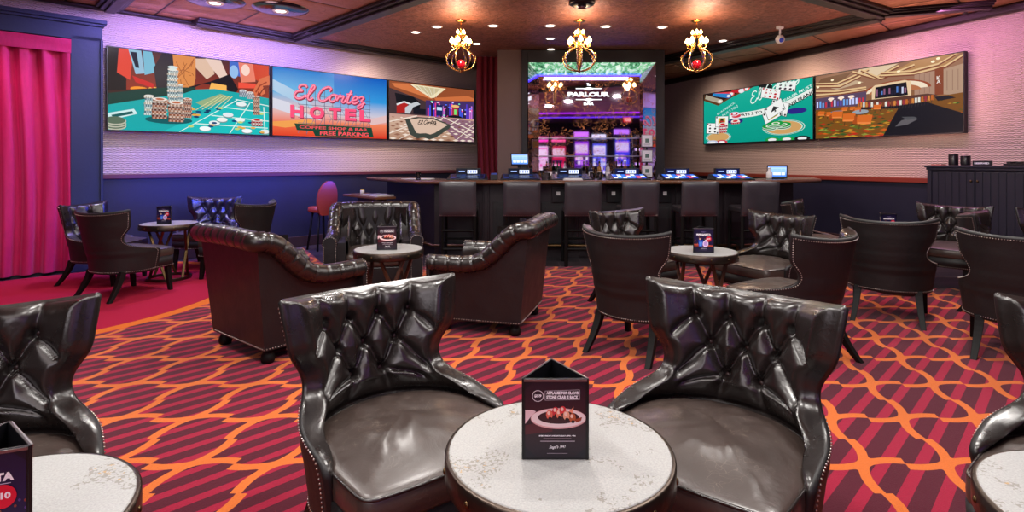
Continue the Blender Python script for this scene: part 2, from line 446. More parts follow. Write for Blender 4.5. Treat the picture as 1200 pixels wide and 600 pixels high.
def rail(name,A,B,z0,z1,d,m,label,bev=.008):
    loc,rz,L=wframe(A,B); mb=MB(); mb.box((L/2,-d/2,(z0+z1)/2),(L,d,z1-z0)); 
    o=struct(name,mb,m,None,bev); o.location=loc; o.rotation_euler=(0,0,rz); o['label']=label
PJ=(LX(6.8)-.02,6.8-.02)
rail('trim_1',PJ,CORN,1.09,1.15,.03,M['railblue'],'dark red chair rail along the left wall')
rail('trim_2',CORN,RB,1.01,1.08,.03,M['railwood'],'reddish wooden chair rail along the right wall')
rail('baseboard_left',PJ,CORN,0.0,.16,.02,M['base'],'dark baseboard along the left wall')
rail('baseboard_right',CORN,RB,0.0,.16,.02,M['base'],'dark baseboard along the right wall')
rail('trim_3',LA,CORN,CZ-.05,CZ-.004,.07,M['beam'],'dark crown strip above the left wall',.015)
rail('trim_4',CORN,RB,CZ-.11,CZ-.004,.09,M['beam'],'dark crown strip above the right wall',.02)

# floor: slate tile all over, the patterned carpet with its plain red round and the orange border let into it
fl=MB(); fl.prism([(-8.2,-8.2),(8.2,-8.2),(8.2,15.5),(-8.2,15.5)],-.1,0,0)
CP=[(-7.95,-7.9),(-7.95,3.55),(-6.55,4.95),(-3.15,8.38),(-2.3,6.87),(1.5,6.87),(3.3,6.87),(3.5,5.75),(4.6,5.7),(5.9,5.5),(6.9,3.0),(7.4,2.6),(7.4,-7.9)]
fl.prism(CP,.0005,.006,1)
def disc(c,r,n=72): return [(c[0]+r*math.cos(2*pi*k/n),c[1]+r*math.sin(2*pi*k/n)) for k in range(n)]
def clipwall(pts):
    out=[]
    for x,y in pts:
        # keep the round inside the carpet on the wall side
        lim=LX(y)+.28
        if x<lim:
            k=(lim-x)/2; x+=k; y-=k
        out.append((x,y))
    return out
fl.prism(clipwall(disc((-4.75,5.3),1.98)),.006,.0075,3); fl.prism(clipwall(disc((-4.75,5.3),1.86)),.0075,.009,2)
o=struct('floor',fl,[M['tile'],M['carpet'],M['redcarpet'],M['orangecarpet']]); o['label']='slate floor with the crimson and orange ogee carpet'
# ceiling
cl=MB(); cl.prism([(-8.2,-8.2),(8.2,-8.2),(8.2,15.5),(-8.2,15.5)],CZ,CZ+.15,0)
CEN=[(-3.23,8.4),(.7,4.5),(4.63,7.0),(2.4,10.6),(.4,12.0)]
cl.prism(CEN,CZ-.02,CZ,1)
o=struct('ceiling',cl,[M['ceil_panel'],M['ceil_fine']]); o['label']='copper coloured embossed ceiling'
def beam(n,A,B,w,d,label,ext=.0):
    A=Vector(A);B=Vector(B);L=(B-A).length; mb=MB()
    mb.box((L/2,0,-d/2),(L+ext,w,d)); mb.box((L/2,0,-d-.015),(L+ext,w*.55,.03)); mb.box((L/2,w*.5+.02,-d*.3),(L+ext,.04,d*.6)); mb.box((L/2,-w*.5-.02,-d*.3),(L+ext,.04,d*.6))
    o=struct('trim_%d'%n,mb,M['beam'],None,.008); o.location=(A.x,A.y,CZ-.001); o.rotation_euler=(0,0,math.atan2((B-A).y,(B-A).x)); o['label']=label
beam(5,CEN[0],CEN[1],.26,.07,'dark ceiling beam on the left of the bronze field')
beam(6,CEN[1],CEN[2],.26,.07,'dark ceiling beam nearest the camera')
beam(7,CEN[2],CEN[3],.34,.09,'dark ceiling beam on the right of the bronze field')
beam(8,CEN[0],(-.35,11.0),.22,.06,'dark ceiling beam beside the left wall')
beam(9,(-3.23,8.4),(-4.2,7.35),.22,.06,'short dark ceiling beam towards the left wall')
beam(10,(4.63,7.0),(5.7,6.6),.2,.05,'short dark ceiling beam towards the right wall')
beam(11,(-4.9,6.75),(-2.6,4.45),.2,.06,'second dark ceiling beam across the left panels')
# blue light cove along the foot of the left ceiling
# portal around the magenta curtain, in the left wall
loc,rz,L=wframe(LA,CORN)
def lxat(y): return (y-LA[1])*math.sqrt(1+1.007**2)
pj0,pj1=lxat(6.585),lxat(6.8)
mb=MB()
mb.box(((pj0+pj1)/2,-.06,1.4),(pj1-pj0,.12,2.8)); mb.box((pj1/2-1.2,-.06,2.88),(pj1+2.4,.12,.26)); mb.box((pj1/2-1.18,-.085,2.985),(pj1+2.44,.17,.05)); mb.box((pj1/2-1.19,-.075,2.945),(pj1+2.42,.15,.03))
mb.box((pj1-.01,-.07,1.4),(.03,.14,2.74))
o=struct('trim_12',mb,M['portal'],None,.006); o.location=loc; o.rotation_euler=(0,0,rz); o['label']='blue painted casing around the curtained opening'
# velvet curtain
def curtain_mesh(x0,x1,z0,z1,amp,per,seed,y0=-.09):
    rr=random.Random(seed); ph=[rr.uniform(0,6.28) for _ in range(8)]
    n=int((x1-x0)/.008)
    def fn(u,v):
        x=x0+(x1-x0)*u; z=z0+(z1-z0)*v; w=x+.03*math.sin(z*1.3+ph[1])+.05*math.sin(x*2.1+ph[0])
        p=math.sin(2*pi*w/per+1.1*math.sin(w*3.3+ph[2])); q=math.copysign(abs(p)**.6,p)
        return (x+.012*math.cos(2*pi*w/per), y0+amp*q*(.8+.3*(1-v))+.008*math.sin(w*60+z*2), z)
    m=MB(); m.grid(fn,n,24,0); m.grid(lambda u,v:(lambda p:(p[0],p[1]+.006,p[2]))(fn(u,v)),n,24,0,flip=True); return m
t=thing('curtain','floor length magenta velvet curtain hanging in pleats in the blue framed opening','curtain',loc,rz)
obj('drape',curtain_mesh(-1.9,pj0+.01,.03,2.6,.045,.17,3,-.075),M['velvet'],t)
vb=MB(); vb.grid(lambda u,v:(-1.9+(pj0+1.905)*u,-.125+.01*math.sin(u*40+v*3)*math.sin(v*3),2.58+.16*v),80,8); vb.grid(lambda u,v:(-1.9+(pj0+1.905)*u,-.119+.01*math.sin(u*40+v*3)*math.sin(v*3),2.58+.16*v),80,8,flip=True)
obj('valance',vb,M['velvet'],t,label='smooth pink header band')
# dark red curtain in the far corner
loc2,rz2,L2=wframe(LA,CORN)
t=thing('curtain','narrow dark red curtain hanging between left wall screens and bar back','curtain',(-.46,9.75,0),math.radians(5))
obj('drape',curtain_mesh(-.16,.2,.02,3.15,.03,.09,5,0),M['curtainred'],t)

# ------------------------------------------------------------------ video screens
def screen(x0,x1,A,B,zb,zt,pic_fn,label,seed=0):
    loc,rz,L=wframe(A,B); d=Vector((math.cos(rz),math.sin(rz)))
    x0+=.008; x1-=.008; w=x1-x0; h=zt-zb; c=Vector(loc[:2])+d*((x0+x1)/2)
    n=Vector((d.y,-d.x))  # towards the room
    c=c+n*.075
    t=thing('video_screen',label,'screen',(c.x,c.y,(zb+zt)/2),rz,None)
    m=MB(); m.box((0,.02,0),(w-.01,.06,h)); m.box((0,.055,0),(w*.5,.035,h*.5))
    b=.014
    for s_ in (-1,1): m.box((s_*(w/2-.005-b/2),-.014,0),(b,.012,h)); m.box((0,-.014,s_*(h/2-b/2)),(w-.01,.012,b))
    obj('housing',m,M['black'],t,.002)
    p=Pic(w-.03,h-.022,.000025); pic_fn(p)
    q=link('picture',p.mesh('picture',M['screen']),t,(0,-.0105,0))
    return t
R=random.Random(11)
def chips(p,cx,z0,w,n,h,pal,rz=.35):
    for k in range(n):
        z=z0+k*h; dx=R.uniform(-.06,.06)*w; c=pal[k%len(pal)]
        e=w*rz*p.w/p.h*.5
        p.poly([(cx+dx-w/2,z),(cx+dx+w/2,z),(cx+dx+w/2,z+h*.95),(cx+dx-w/2,z+h*.95)],tuple(x*.75 for x in c))
        for j in range(4):
            a=-.5+ (j+.25+.5*(k%2))/4.0; p.rect(cx+dx+a*w,z,cx+dx+(a+.12)*w,z+h*.9,tuple(min(255,x*.55+100) for x in c))
    p.ell(cx,z0+n*h,w/2,w*.5*rz*p.w/p.h*.8,(235,225,215)); p.ell(cx,z0+n*h,w*.3,w*.3*rz*p.w/p.h*.8,pal[0])
def pic_craps(p):
    p.grad([(0,(90,30,20)),(.5,(150,50,30)),(1,(80,45,40))])
    p.rect(0,.4,.1,1,(28,16,16)); p.poly([(.06,1),(.14,1),(.12,.62),(.05,.7)],(225,70,50)); p.poly([(.11,1),(.18,1),(.2,.72),(.15,.7)],(150,190,215)); p.poly([(.12,.97),(.155,.97),(.17,.78),(.15,.78)],(30,30,50))
    p.poly([(.19,1),(.24,1),(.27,.75),(.2,.7)],(120,185,210)); p.ell(.17,.52,.05,.03,(250,150,40)); p.ell(.25,.53,.03,.03,(255,190,80)); p.poly([(.13,.68),(.25,.6),(.25,.54),(.15,.6)],(205,40,35))
    p.poly([(0,.45),(.1,.42),(.24,.47),(.3,.5),(.3,.56),(.1,.5),(0,.47)],(60,28,22))
    p.poly([(.25,.8),(.3,1),(.37,1),(.36,.5),(.27,.5)],(48,38,44)); p.poly([(.36,1),(.5,1),(.5,.72),(.48,.52),(.38,.55)],(222,140,72)); 
    for k in range(14): p.line([(.37+R.random()*.12,.6+R.random()*.38),(.38+R.random()*.11,.6+R.random()*.38)],.008,(170,95,45))
    p.poly([(.5,.98),(.6,1),(.62,.8),(.57,.72),(.5,.86)],(225,190,165)); p.poly([(.56,1),(.66,1),(.72,.74),(.67,.72),(.6,.88)],(235,205,190))
    p.poly([(.46,.6),(.6,.7),(.72,.82),(.78,.62),(.74,.5),(.7,.62),(.55,.66),(.46,.56)],(26,20,26))
    p.poly([(.58,.55),(.7,.58),(.7,.66),(.6,.68)],(250,185,90)); p.poly([(.72,1),(.78,1),(.8,.8),(.72,.82)],(70,110,200)); p.ell(.75,.86,.03,.09,(150,190,235)); p.poly([(.78,1),(.9,1),(.9,.75),(.8,.72)],(235,130,105)); p.ell(.83,.9,.03,.08,(250,215,200)); p.poly([(.88,1),(1,1),(1,.72),(.9,.78)],(210,70,40)); p.poly([(.78,.72),(.9,.72),(.92,.66),(.78,.64)],(240,80,60))
    # table
    p.poly([(0,0),(1,0),(1,.53),(.8,.57),(.62,.6),(.5,.57),(.42,.5),(.2,.4),(0,.3)],(18,168,170)); p.poly([(0,.3),(.2,.4),(.42,.5),(.5,.57),(.5,.6),(.3,.56),(.1,.48),(0,.44)],(20,60,52)); p.poly([(.3,0),(1,0),(1,.3),(.7,.42)],(24,190,190))
    p.poly([(.5,.4),(.66,.54),(.74,.5),(.56,.34)],(150,175,130))
    for k in range(5): p.line([(.5+.04*k,.3+.012*k),(.66+.02*k,.52)],.008,(220,215,160))
    for a,b in (((.4,0),(.78,.48)),((.72,0),(.86,.44)),((.97,0),(.96,.4)),((.5,.12),(.99,.1)),((.6,.24),(1,.2)),((.68,.36),(1,.32)),((.76,.48),(1,.42))): p.line([a,b],.012,(225,245,235))
    for (x,z,c) in ((.56,.06,(245,250,250)),(.62,.14,(235,240,240)),(.67,.19,(245,240,235)),(.71,.26,(230,235,240)),(.79,.2,(240,245,240)),(.84,.05,(245,250,250)),(.97,.05,(230,235,235)),(.8,.42,(235,240,240))):
        p.ell(x,z-.015,.036,.03,(120,150,150)); p.ell(x,z,.036,.03,c)
    for k in range(26): p.ell(.45+R.random()*.5,.03+R.random()*.35,.018,.014,R.choice([(10,70,120),(230,170,70),(8,60,100),(200,215,120)]))
    p.poly([(0,.2),(.14,.27),(.16,.21),(.02,.12),(0,.12)],(205,235,235)); p.poly([(.02,.18),(.13,.24),(.14,.21),(.03,.15)],(20,90,90))
    for k in range(3): p.ell(.04,.05+.03*k,.06,.05,(190,190,170)); p.ell(.04,.06+.03*k,.055,.045,(90,110,90))
    p.ell(.34,.15,.14,.05,(6,90,95))
    white=[(215,230,225),(120,150,160),(235,220,200)]; org=[(190,105,70),(120,60,45),(215,160,130)]
    chips(p,.225,.2,.055,9,.027,white); chips(p,.45,.19,.05,10,.025,org); chips(p,.36,.32,.06,20,.024,white); chips(p,.405,.33,.03,12,.024,white)
    chips(p,.285,.16,.085,10,.025,org); chips(p,.38,.13,.09,10,.025,org); p.ell(.36,.83,.03,.02,(210,225,225))
    chips(p,.905,.28,.045,11,.024,org); chips(p,.91,.12,.08,4,.022,[(190,40,40),(230,190,180)])
    chips(p,.86,.5,.05,3,.03,[(180,180,190)]); chips(p,.81,.52,.05,3,.03,[(150,160,180)])
    p.poly([(.88,.62),(.93,.8),(1,.86),(1,.72),(.95,.7),(.97,.6),(.94,.56),(.92,.62),(.9,.52)],(216,110,70)); p.line([(.9,.6),(.93,.7),(.98,.76)],.02,(160,60,35)); p.line([(.93,.58),(.955,.66),(1,.7)],.014,(120,40,25))
def pic_sign(p):
    p.grad([(0,(226,62,34)),(.18,(238,110,70)),(.4,(225,190,190)),(.65,(90,175,225)),(1,(0,120,205))],0,.5); p.grad([(0,(214,44,24)),(.22,(240,130,90)),(.36,(205,200,215)),(.6,(40,150,220)),(1,(0,90,190))],.5,1)
    p.poly([(0,.55),(.12,.5),(.3,.32),(.4,.25),(.2,.3),(0,.4)],(214,214,228)); p.poly([(0,.82),(.15,.7),(.3,.5),(.34,.42),(.2,.5),(0,.66)],(165,200,228)); p.poly([(.8,.3),(1,.4),(1,.28),(.85,.22)],(226,190,190)); p.poly([(0,.2),(.3,.26),(.35,.2),(.1,.12),(0,.14)],(242,160,80))
    g=(84,92,118)
    for x in (.27,.34,.42,.49,.56,.63,.7,.77,.83): p.line([(x,.03),(x,.72)],.008,g)
    for z in (.12,.2,.28,.36,.44,.48,.56,.62): p.line([(.2,z),(.84,z-.005)],.007,g)
    for k in range(9): p.line([(.2+.07*k,.05),(.27+.07*k,.3)],.007,(110,120,150)); p.line([(.27+.07*k,.28),(.2+.07*k,.5)],.006,(120,130,160))
    for off,c in ((.012,(120,16,50)),(0,(250,86,130))):
        p.script('El Cortez',.165+off*.4,.56-off,.22,.042 if off else .034,c,xs=1.2)
    p.script('El Cortez',.165,.56,.22,.009,(255,170,190),xs=1.2)
    for off,c in ((.012,(120,16,50)),(0,(252,78,124))):
        for ch,x in zip('HOTEL',(.19,.355,.51,.65,.785)): p.text(ch,x+off*.4,.37-off,.19-.004*x,c,w=.105 if ch!='O' else .125,bold=.05)
    p.poly([(.17,.19),(.85,.18),(.87,.02),(.34,.01),(.32,.085),(.19,.09)],(14,66,50))
    p.text('COFFEE SHOP & BAR',.51,.14,.045,(240,80,90),w=.6,bold=.02); p.text('FREE PARKING',.6,.06,.062,(250,85,95),w=.44,bold=.03)
def pic_lobby(p):
    p.grad([(0,(150,110,90)),(.4,(185,140,115)),(.55,(120,85,80)),(1,(90,60,50))])
    p.poly([(0,1),(1,1),(1,.72),(.62,.68),(.48,.7),(.3,.62),(0,.8)],(150,78,46)); p.poly([(.22,.98),(.64,.97),(.5,.78),(.44,.76)],(238,222,180)); p.poly([(.27,.96),(.58,.95),(.48,.82),(.44,.81)],(205,190,150))
    for k in range(6): p.line([(.24+.065*k,.97),(.42+.02*k,.79)],.008,(240,235,220))
    p.poly([(.03,.96),(.2,.98),(.47,.76),(.5,.74),(.06,.9)],(214,120,70)); p.poly([(.5,.78),(.92,.88),(1,.84),(1,.8),(.52,.72)],(206,112,64)); p.poly([(.52,.72),(1,.76),(1,.72),(.5,.69)],(120,70,60))
    p.poly([(0,.88),(.4,.7),(.4,.44),(0,.44)],(70,52,56)); p.poly([(.06,.8),(.26,.76),(.34,.66),(.32,.48),(.2,.6),(.08,.62)],(20,22,28)); p.poly([(.08,.62),(.2,.66),(.2,.48),(.08,.46)],(178,36,34)); p.line([(.08,.6),(.16,.66),(.24,.62),(.3,.66)],.03,(225,225,228)); p.poly([(.17,.46),(.17,.56),(.24,.64),(.3,.68),(.34,.64),(.26,.58),(.22,.46)],(196,200,206)); p.rect(.26,.46,.4,.56,(26,26,36))
    p.poly([(.4,.72),(1,.78),(1,.4),(.4,.44)],(70,48,104))
    for k in range(26):
        x=.42+.56*k/26; c=R.choice([(90,60,210),(60,90,235),(230,60,150),(170,210,255),(40,30,60),(210,120,220),(25,20,45)]); h=.1+R.random()*.16; p.rect(x,.44,x+.016,.46+h,c)
    for k in range(30): p.ell(.42+R.random()*.56,.45+R.random()*.28,.012,.012,R.choice([(240,220,255),(90,120,255),(255,90,160),(120,240,190)]))
    p.rect(.52,.46,.6,.66,(30,40,90)); p.rect(.53,.56,.59,.62,(200,225,255)); p.rect(.72,.4,.79,.66,(170,50,60)); p.ell(.755,.66,.05,.025,(240,190,120)); p.rect(.74,.5,.77,.6,(120,230,120)); p.ell(.75,.44,.1,.05,(20,18,30))
    p.grad([(0,(176,134,110)),(.3,(205,170,148)),(.44,(196,150,140))]); p.poly([(.5,.44),(1,.4),(1,0),(.78,0)],(140,100,118))
    for k in range(9):
        z=.02+.4*(k/9)**.8
        for j in range(12):
            x=.04+j*.09+(.045 if k%2 else 0); s_=1.15-k*.08
            p.poly([(x-.035*s_,z),(x,z+.018*s_),(x+.035*s_,z),(x,z-.018*s_)],R.choice([(120,72,52),(236,214,196),(150,104,84),(238,220,205)]))
    for a,b in (((0,.1),(.45,.42)),((.1,0),(.6,.42)),((.4,0),(.8,.42)),((1,.05),(.5,.42)),((1,.2),(.6,.44)),((0,.3),(.3,.43)),((.75,0),(1,.35))): p.line([a,b],.018,(238,222,208))
    p.poly([(.17,.35),(.3,.41),(.5,.41),(.7,.3),(.68,.24),(.52,.06),(.44,.02),(.38,.05),(.3,.03),(.22,.1)],(64,70,64)); p.poly([(.22,.35),(.32,.39),(.48,.39),(.66,.3),(.5,.14),(.45,.11),(.4,.13),(.33,.12),(.29,.13)],(218,188,168))
    p.script('El Cortez',.31,.275,.07,.012,(40,34,32),rot=.1,xs=1.3); p.text('HOTEL',.5,.285,.025,(70,60,56),rot=.08)
def pic_cards(p):
    p.grad([(0,(8,150,132)),(1,(20,172,150))])
    p.poly([(0,1),(.52,1),(.3,.86),(.16,.74),(0,.88)],(92,58,32)); p.poly([(.01,1),(.46,1),(.28,.88),(.165,.79),(.01,.92)],(48,26,22))
    def roll(x0,z0,x1,z1,c,c2):
        p.line([(x0,z0),(x1,z1)],.085,c); p.ell(x1,z1,.03,.042,c2); p.ell(x1,z1,.018,.026,(235,235,230))
    roll(.12,.98,.3,.93,(214,60,72),(230,90,90)); roll(.3,1,.4,.96,(190,30,40),(225,225,235)); roll(.1,.99,.27,.9,(40,130,196),(70,110,190)); roll(.02,.95,.18,.82,(170,160,140),(200,190,170)); roll(.42,1,.45,.985,(200,50,60),(230,80,80))
    def cards(cx,cz,w,h,rot,pip,n):
        def f(dx,dz): 
            A=p.w/p.h; X=dx*A; return (cx+(X*math.cos(rot)-dz*math.sin(rot))/A, cz+X*math.sin(rot)+dz*math.cos(rot))
        p.poly([f(-w/2-.004,-h/2-.008),f(w/2+.004,-h/2-.008),f(w/2+.004,h/2+.004),f(-w/2-.004,h/2+.004)],(40,70,66)); p.poly([f(-w/2,-h/2),f(w/2,-h/2),f(w/2,h/2),f(-w/2,h/2)],(240,240,238))
        if n=='A':
            a,b=f(0,0); p.poly([f(0,h*.28),f(w*.26,-.02),f(w*.1,-h*.1),f(0,-.02),f(-w*.1,-h*.1),f(-w*.26,-.02)],pip); p.poly([f(0,0),f(w*.06,-h*.24),f(-w*.06,-h*.24)],pip)
        elif n=='K':
            p.poly([f(-w*.28,-h*.34),f(w*.28,-h*.34),f(w*.28,h*.34),f(-w*.28,h*.34)],(216,180,60)); p.poly([f(-w*.18,-h*.28),f(w*.18,-h*.28),f(w*.12,h*.3),f(-w*.1,h*.3)],(50,50,40)); p.poly([f(-w*.28,0),f(0,h*.08),f(w*.28,0),f(0,-h*.08)],(190,50,40))
        else:
            for i in range(n):
                a=(-.26,.0,.26)[i%3]*w if n>6 else (-.22,.22)[i%2]*w; b=(-.32+.64*(i//(3 if n>6 else 2))/max(1,(n-1)//(3 if n>6 else 2)))*h; c=f(a,b); p.ell(c[0],c[1],.012,.018,pip,8)
        for sx,sz in ((-.42,.4),(.42,-.4)): c=f(sx*w,sz*h); p.ell(c[0],c[1],.008,.018,pip,8)
    p.rect(.56,.9,.68,1,(28,34,34)); cards(.79,.93,.16,.17,-.18,(60,50,60),8); cards(.665,.83,.16,.17,-.22,(190,30,40),9)
    p.script('El Cortez',.49,.68,.2,.019,(225,245,235),rot=.3,xs=1.25)
    p.text('BLACKJACK',.245,.66,.05,(190,230,220),w=.2,rot=.38); p.text('PAYS 3 TO 2',.285,.61,.05,(190,230,220),w=.17,rot=.38)
    q=[(.28,.5),(.36,.505),(.5,.51),(.6,.53),(.72,.57),(.82,.63),(.92,.71),(1.0,.78)]; p.line(smooth(q),.1,(232,236,230))
    p.text('PAYS 2 TO 1',.5,.515,.05,(30,36,36),w=.24,bold=.03,rot=.04); p.text('INSURANCE',.92,.68,.07,(24,30,30),w=.24,bold=.03,rot=.35); p.text('DEALER MUST',.87,.76,.045,(220,245,235),w=.26,rot=.33)
    for cx,cz,rx in ((.16,.12,.135),(.77,.22,.17)):
        for r_,c in ((1,(226,240,230)),(.97,(16,160,140)),(.9,(226,240,230)),(.86,(206,160,100))): p.ell(cx,cz,rx*r_,rx*r_*.75,c,36)
    cards(.1,.3,.13,.2,-.08,(24,24,28),5); cards(.2,.42,.13,.2,-.06,(30,30,30),'K')
    p.ell(.34,.4,.075,.05,(40,36,120)); p.ell(.87,.48,.085,.05,(44,40,130))
    red=[(205,28,44),(240,225,225)]; chips(p,.21,.2,.085,6,.028,red); chips(p,.34,.35,.085,2,.028,red)
    p.ell(.35,.48,.045,.035,(225,220,235)); p.ell(.35,.5,.045,.035,(210,60,70)); p.ell(.33,.54,.05,.04,(225,215,230)); p.ell(.33,.54,.035,.028,(205,40,60)); p.ell(.33,.54,.018,.014,(235,235,245))
    cards(.74,.56,.14,.22,-.3,(30,30,34),'A'); cards(.68,.46,.15,.19,.38,(30,30,30),'K'); cards(.7,.55,.15,.21,.42,(46,46,50),'A')
    for x,z in ((.66,.22),(.77,.23),(.71,.26)):
        for k in range(3): p.ell(x,z+.014*k,.065,.045,(10,88,36) if k%2 else (200,225,205))
        p.ell(x,z+.04,.065,.045,(20,150,60)); p.ell(x,z+.04,.035,.024,(225,235,215)); p.ell(x,z+.04,.022,.015,(60,160,80))
    for x,c in ((.68,(30,150,70)),(.8,(30,160,70)),(.92,(30,30,34)),(.2,(200,60,80)),(.1,(190,200,225))): p.ell(x,.02,.06,.045,c); p.ell(x,.02,.035,.026,(235,235,235))
def pic_lounge(p):
    p.grad([(0,(110,50,20)),(.45,(150,100,60)),(.7,(120,85,65)),(1,(150,110,80))])
    # ceiling
    p.poly([(0,1),(1,1),(1,.72),(.8,.66),(.4,.66),(0,.62)],(150,108,84))
    for (q,c) in (([(.05,.95),(.3,.98),(.2,.84),(0,.84)],(120,84,60)),([(.35,1),(.62,.99),(.47,.86),(.33,.92)],(225,200,168)),([(.72,1),(.98,1),(.9,.86),(.66,.82),(.55,.86)],(176,130,84)),([(.1,.8),(.3,.86),(.38,.8),(.18,.74)],(196,168,138))): p.poly(q,c)
    for a in ([(0,.88),(.18,.84),(.42,.98)],[(0,.84),(.2,.79),(.36,.9)],[(.3,.98),(.46,.84),(.62,.96)],[(.36,.99),(.5,.82),(.72,.94)],[(.5,.9),(.7,.86),(.86,.9),(.96,1)],[(.5,.86),(.72,.82),(.9,.86),(1,.97)],[(0,.76),(.16,.72),(.4,.72)],[(0,.7),(.2,.68),(.4,.69)]): p.line(a,.022,(226,190,140)); p.line([(x,z-.02) for x,z in a],.016,(120,60,44))
    for x,z in ((.14,.9),(.62,.88),(.86,.97),(.83,.94),(.02,.82),(.35,.8)): p.ell(x,z,.012,.016,(255,240,200))
    # right wall
    p.poly([(.72,.8),(.84,.82),(.84,.5),(.72,.52)],(170,134,112)); p.poly([(.84,.84),(.89,.86),(.89,.5),(.84,.5)],(132,66,40)); p.poly([(.89,.82),(1,.86),(1,.46),(.89,.5)],(176,144,120)); p.text('K',.862,.72,.05,(240,230,220)); p.text('A',.862,.67,.05,(240,230,220))
    for x in (.75,.78,.81,.91,.94,.97): p.line([(x,.54),(x,.8)],.008,(146,112,94))
    # arched bar
    p.ell(.6,.62,.22,.14,(150,70,40),30,0,pi); p.ell(.6,.62,.2,.125,(240,222,196),30,0,pi); p.ell(.59,.6,.17,.1,(180,110,70),30,0,pi); p.poly([(.44,.7),(.46,.73),(.66,.75),(.7,.72),(.7,.52),(.44,.52)],(230,200,160)); p.poly([(.465,.7),(.67,.72),(.68,.54),(.46,.54)],(16,16,24)); 
    for k in range(12): p.rect(.47+.017*k,.56+R.random()*.03,.482+.017*k,.62+R.random()*.06,R.choice([(80,120,190),(200,205,230),(30,30,50),(140,90,120)]))
    # left hall
    p.poly([(0,.64),(.4,.66),(.4,.44),(0,.46)],(90,70,96))
    for k in range(16): p.rect(.01+.024*k,.49,.024+.024*k,.56+R.random()*.04,R.choice([(200,210,255),(200,50,70),(90,80,170),(40,30,70),(110,170,240)]))
    for x in (.13,.21,.29): p.ell(x,.61,.025,.02,(255,235,225)); p.ell(x,.6,.012,.03,(255,225,200))
    # carpet
    p.poly([(0,.46),(.2,.47),(.6,.44),(1,.5),(1,0),(0,0)],(124,78,30))
    for k in range(240):
        x=R.random(); z=R.random()**1.3*.44; s_=.02+.05*(1-z/.44); c=R.choice([(176,66,24),(92,104,36),(200,140,44),(60,86,40),(186,44,30),(140,150,60),(208,96,30),(40,60,36)])
        a=R.uniform(-.5,.5); p.poly([(x,z),(x+s_*.5,z+s_*.3+a*.02),(x+s_,z+a*.03),(x+s_*.5,z-s_*.2)],c)
    p.poly([(.52,0),(1,0),(1,.24),(.84,.38),(.8,.42),(.3,.44),(.32,.41),(.62,.37)],(24,24,30)); p.poly([(.6,.12),(.64,.2),(.72,.24),(.74,.2),(.68,.14)],(96,92,96)); p.poly([(.64,.25),(.72,.24),(.74,.22),(.68,.2)],(80,80,84)); p.poly([(.86,.42),(.96,.44),(.92,.48),(.84,.48)],(30,28,34))
    p.poly([(.32,.47),(.82,.46),(.86,.5),(.8,.53),(.42,.53)],(90,56,44))
    for k in range(26):
        x=.34+.5*k/26; z=.46+.03*math.sin(pi*k/26)*-1; p.rect(x,z-.02,x+.014,z+.05,R.choice([(190,100,40),(150,50,60),(210,130,60),(225,225,215),(120,60,40)])); p.line([(x,z-.07),(x+.006,z-.01)],.006,(60,50,50))
    def ch(x,z,s_,f=1):
        s_*=.82
        c=(214,106,40); p.line([(x-.03*s_,z-.09*s_),(x-.025*s_,z)],.008,(60,40,30)); p.line([(x+.04*s_,z-.09*s_),(x+.035*s_,z)],.008,(60,40,30)); p.poly([(x-.045*s_,z-.02*s_),(x+.045*s_,z-.03*s_),(x+.055*s_,z+.08*s_),(x-.04*s_,z+.09*s_)],c); p.poly([(x-.045*s_*f,z-.02*s_),(x-.045*s_*f,z+.05*s_),(x-.07*s_*f,z+.02*s_),(x-.07*s_*f,z-.02*s_)],(170,76,28)); p.poly([(x-.04*s_,z-.025*s_),(x+.045*s_,z-.035*s_),(x+.045*s_,z-.01*s_),(x-.04*s_,z)],(236,134,66))
    for a in ((.05,.38,.7),(.12,.36,.7),(.24,.42,.6),(.3,.42,.5),(.48,.4,.7),(.34,.4,.6)): ch(*a)
    p.ell(.18,.4,.05,.02,(120,120,130)); p.line([(.18,.3),(.18,.4)],.01,(40,36,40)); p.line([(.36,.26),(.36,.36)],.014,(40,36,40)); p.ell(.36,.362,.062,.035,(60,50,50)); p.ell(.36,.368,.06,.032,(150,160,170)); p.rect(.355,.37,.365,.4,(150,60,50))
    ch(.18,.33,1.1); ch(.27,.27,1.25,-1); ch(.385,.22,1.4)
k0=lxat(6.8); DX=math.sqrt(4.23**2+4.2**2)/3
sp=[k0+.03,k0+.03+DX,k0+.03+2*DX,k0+.03+3*DX]
screen(sp[0],sp[1],LA,CORN,1.685,2.725,pic_craps,'wide wall screen showing stacked casino chips on a turquoise craps table','screen')
screen(sp[1],sp[2],LA,CORN,1.685,2.725,pic_sign,'wide wall screen showing a pink neon hotel sign against a blue and orange sky','screen')
screen(sp[2],sp[3],LA,CORN,1.685,2.725,pic_lobby,'wide wall screen showing a hotel lobby floor with a cream emblem','screen')
def rlx(y): return (Vector((RX(y),y))-Vector(CORN)).length
q0,q2=rlx(11.67),rlx(7.1); qm=(q0+q2)/2
# the boundary between the two right screens is seen at x = 959
ym=(8.62)/((959-600)/650+.388); q1=rlx(ym)
screen(q0,q1,CORN,RB,1.67,2.72,pic_cards,'wall screen showing blackjack cards and chips on green felt')
screen(q1,q2,CORN,RB,1.67,2.72,pic_lounge,'wall screen showing a casino lounge with orange chairs and patterned carpet')
# ------------------------------------------------------------------ tufted lounge chair
def interp(tab,h):
    hs=[t[0] for t in tab]
    if h<=hs[0]: return tab[0][1:]
    if h>=hs[-1]: return tab[-1][1:]
    for a,b in zip(tab,tab[1:]):
        if a[0]<=h<=b[0]:
            k=(h-a[0])/(b[0]-a[0]); return tuple(x+(y-x)*k for x,y in zip(a[1:],b[1:]))
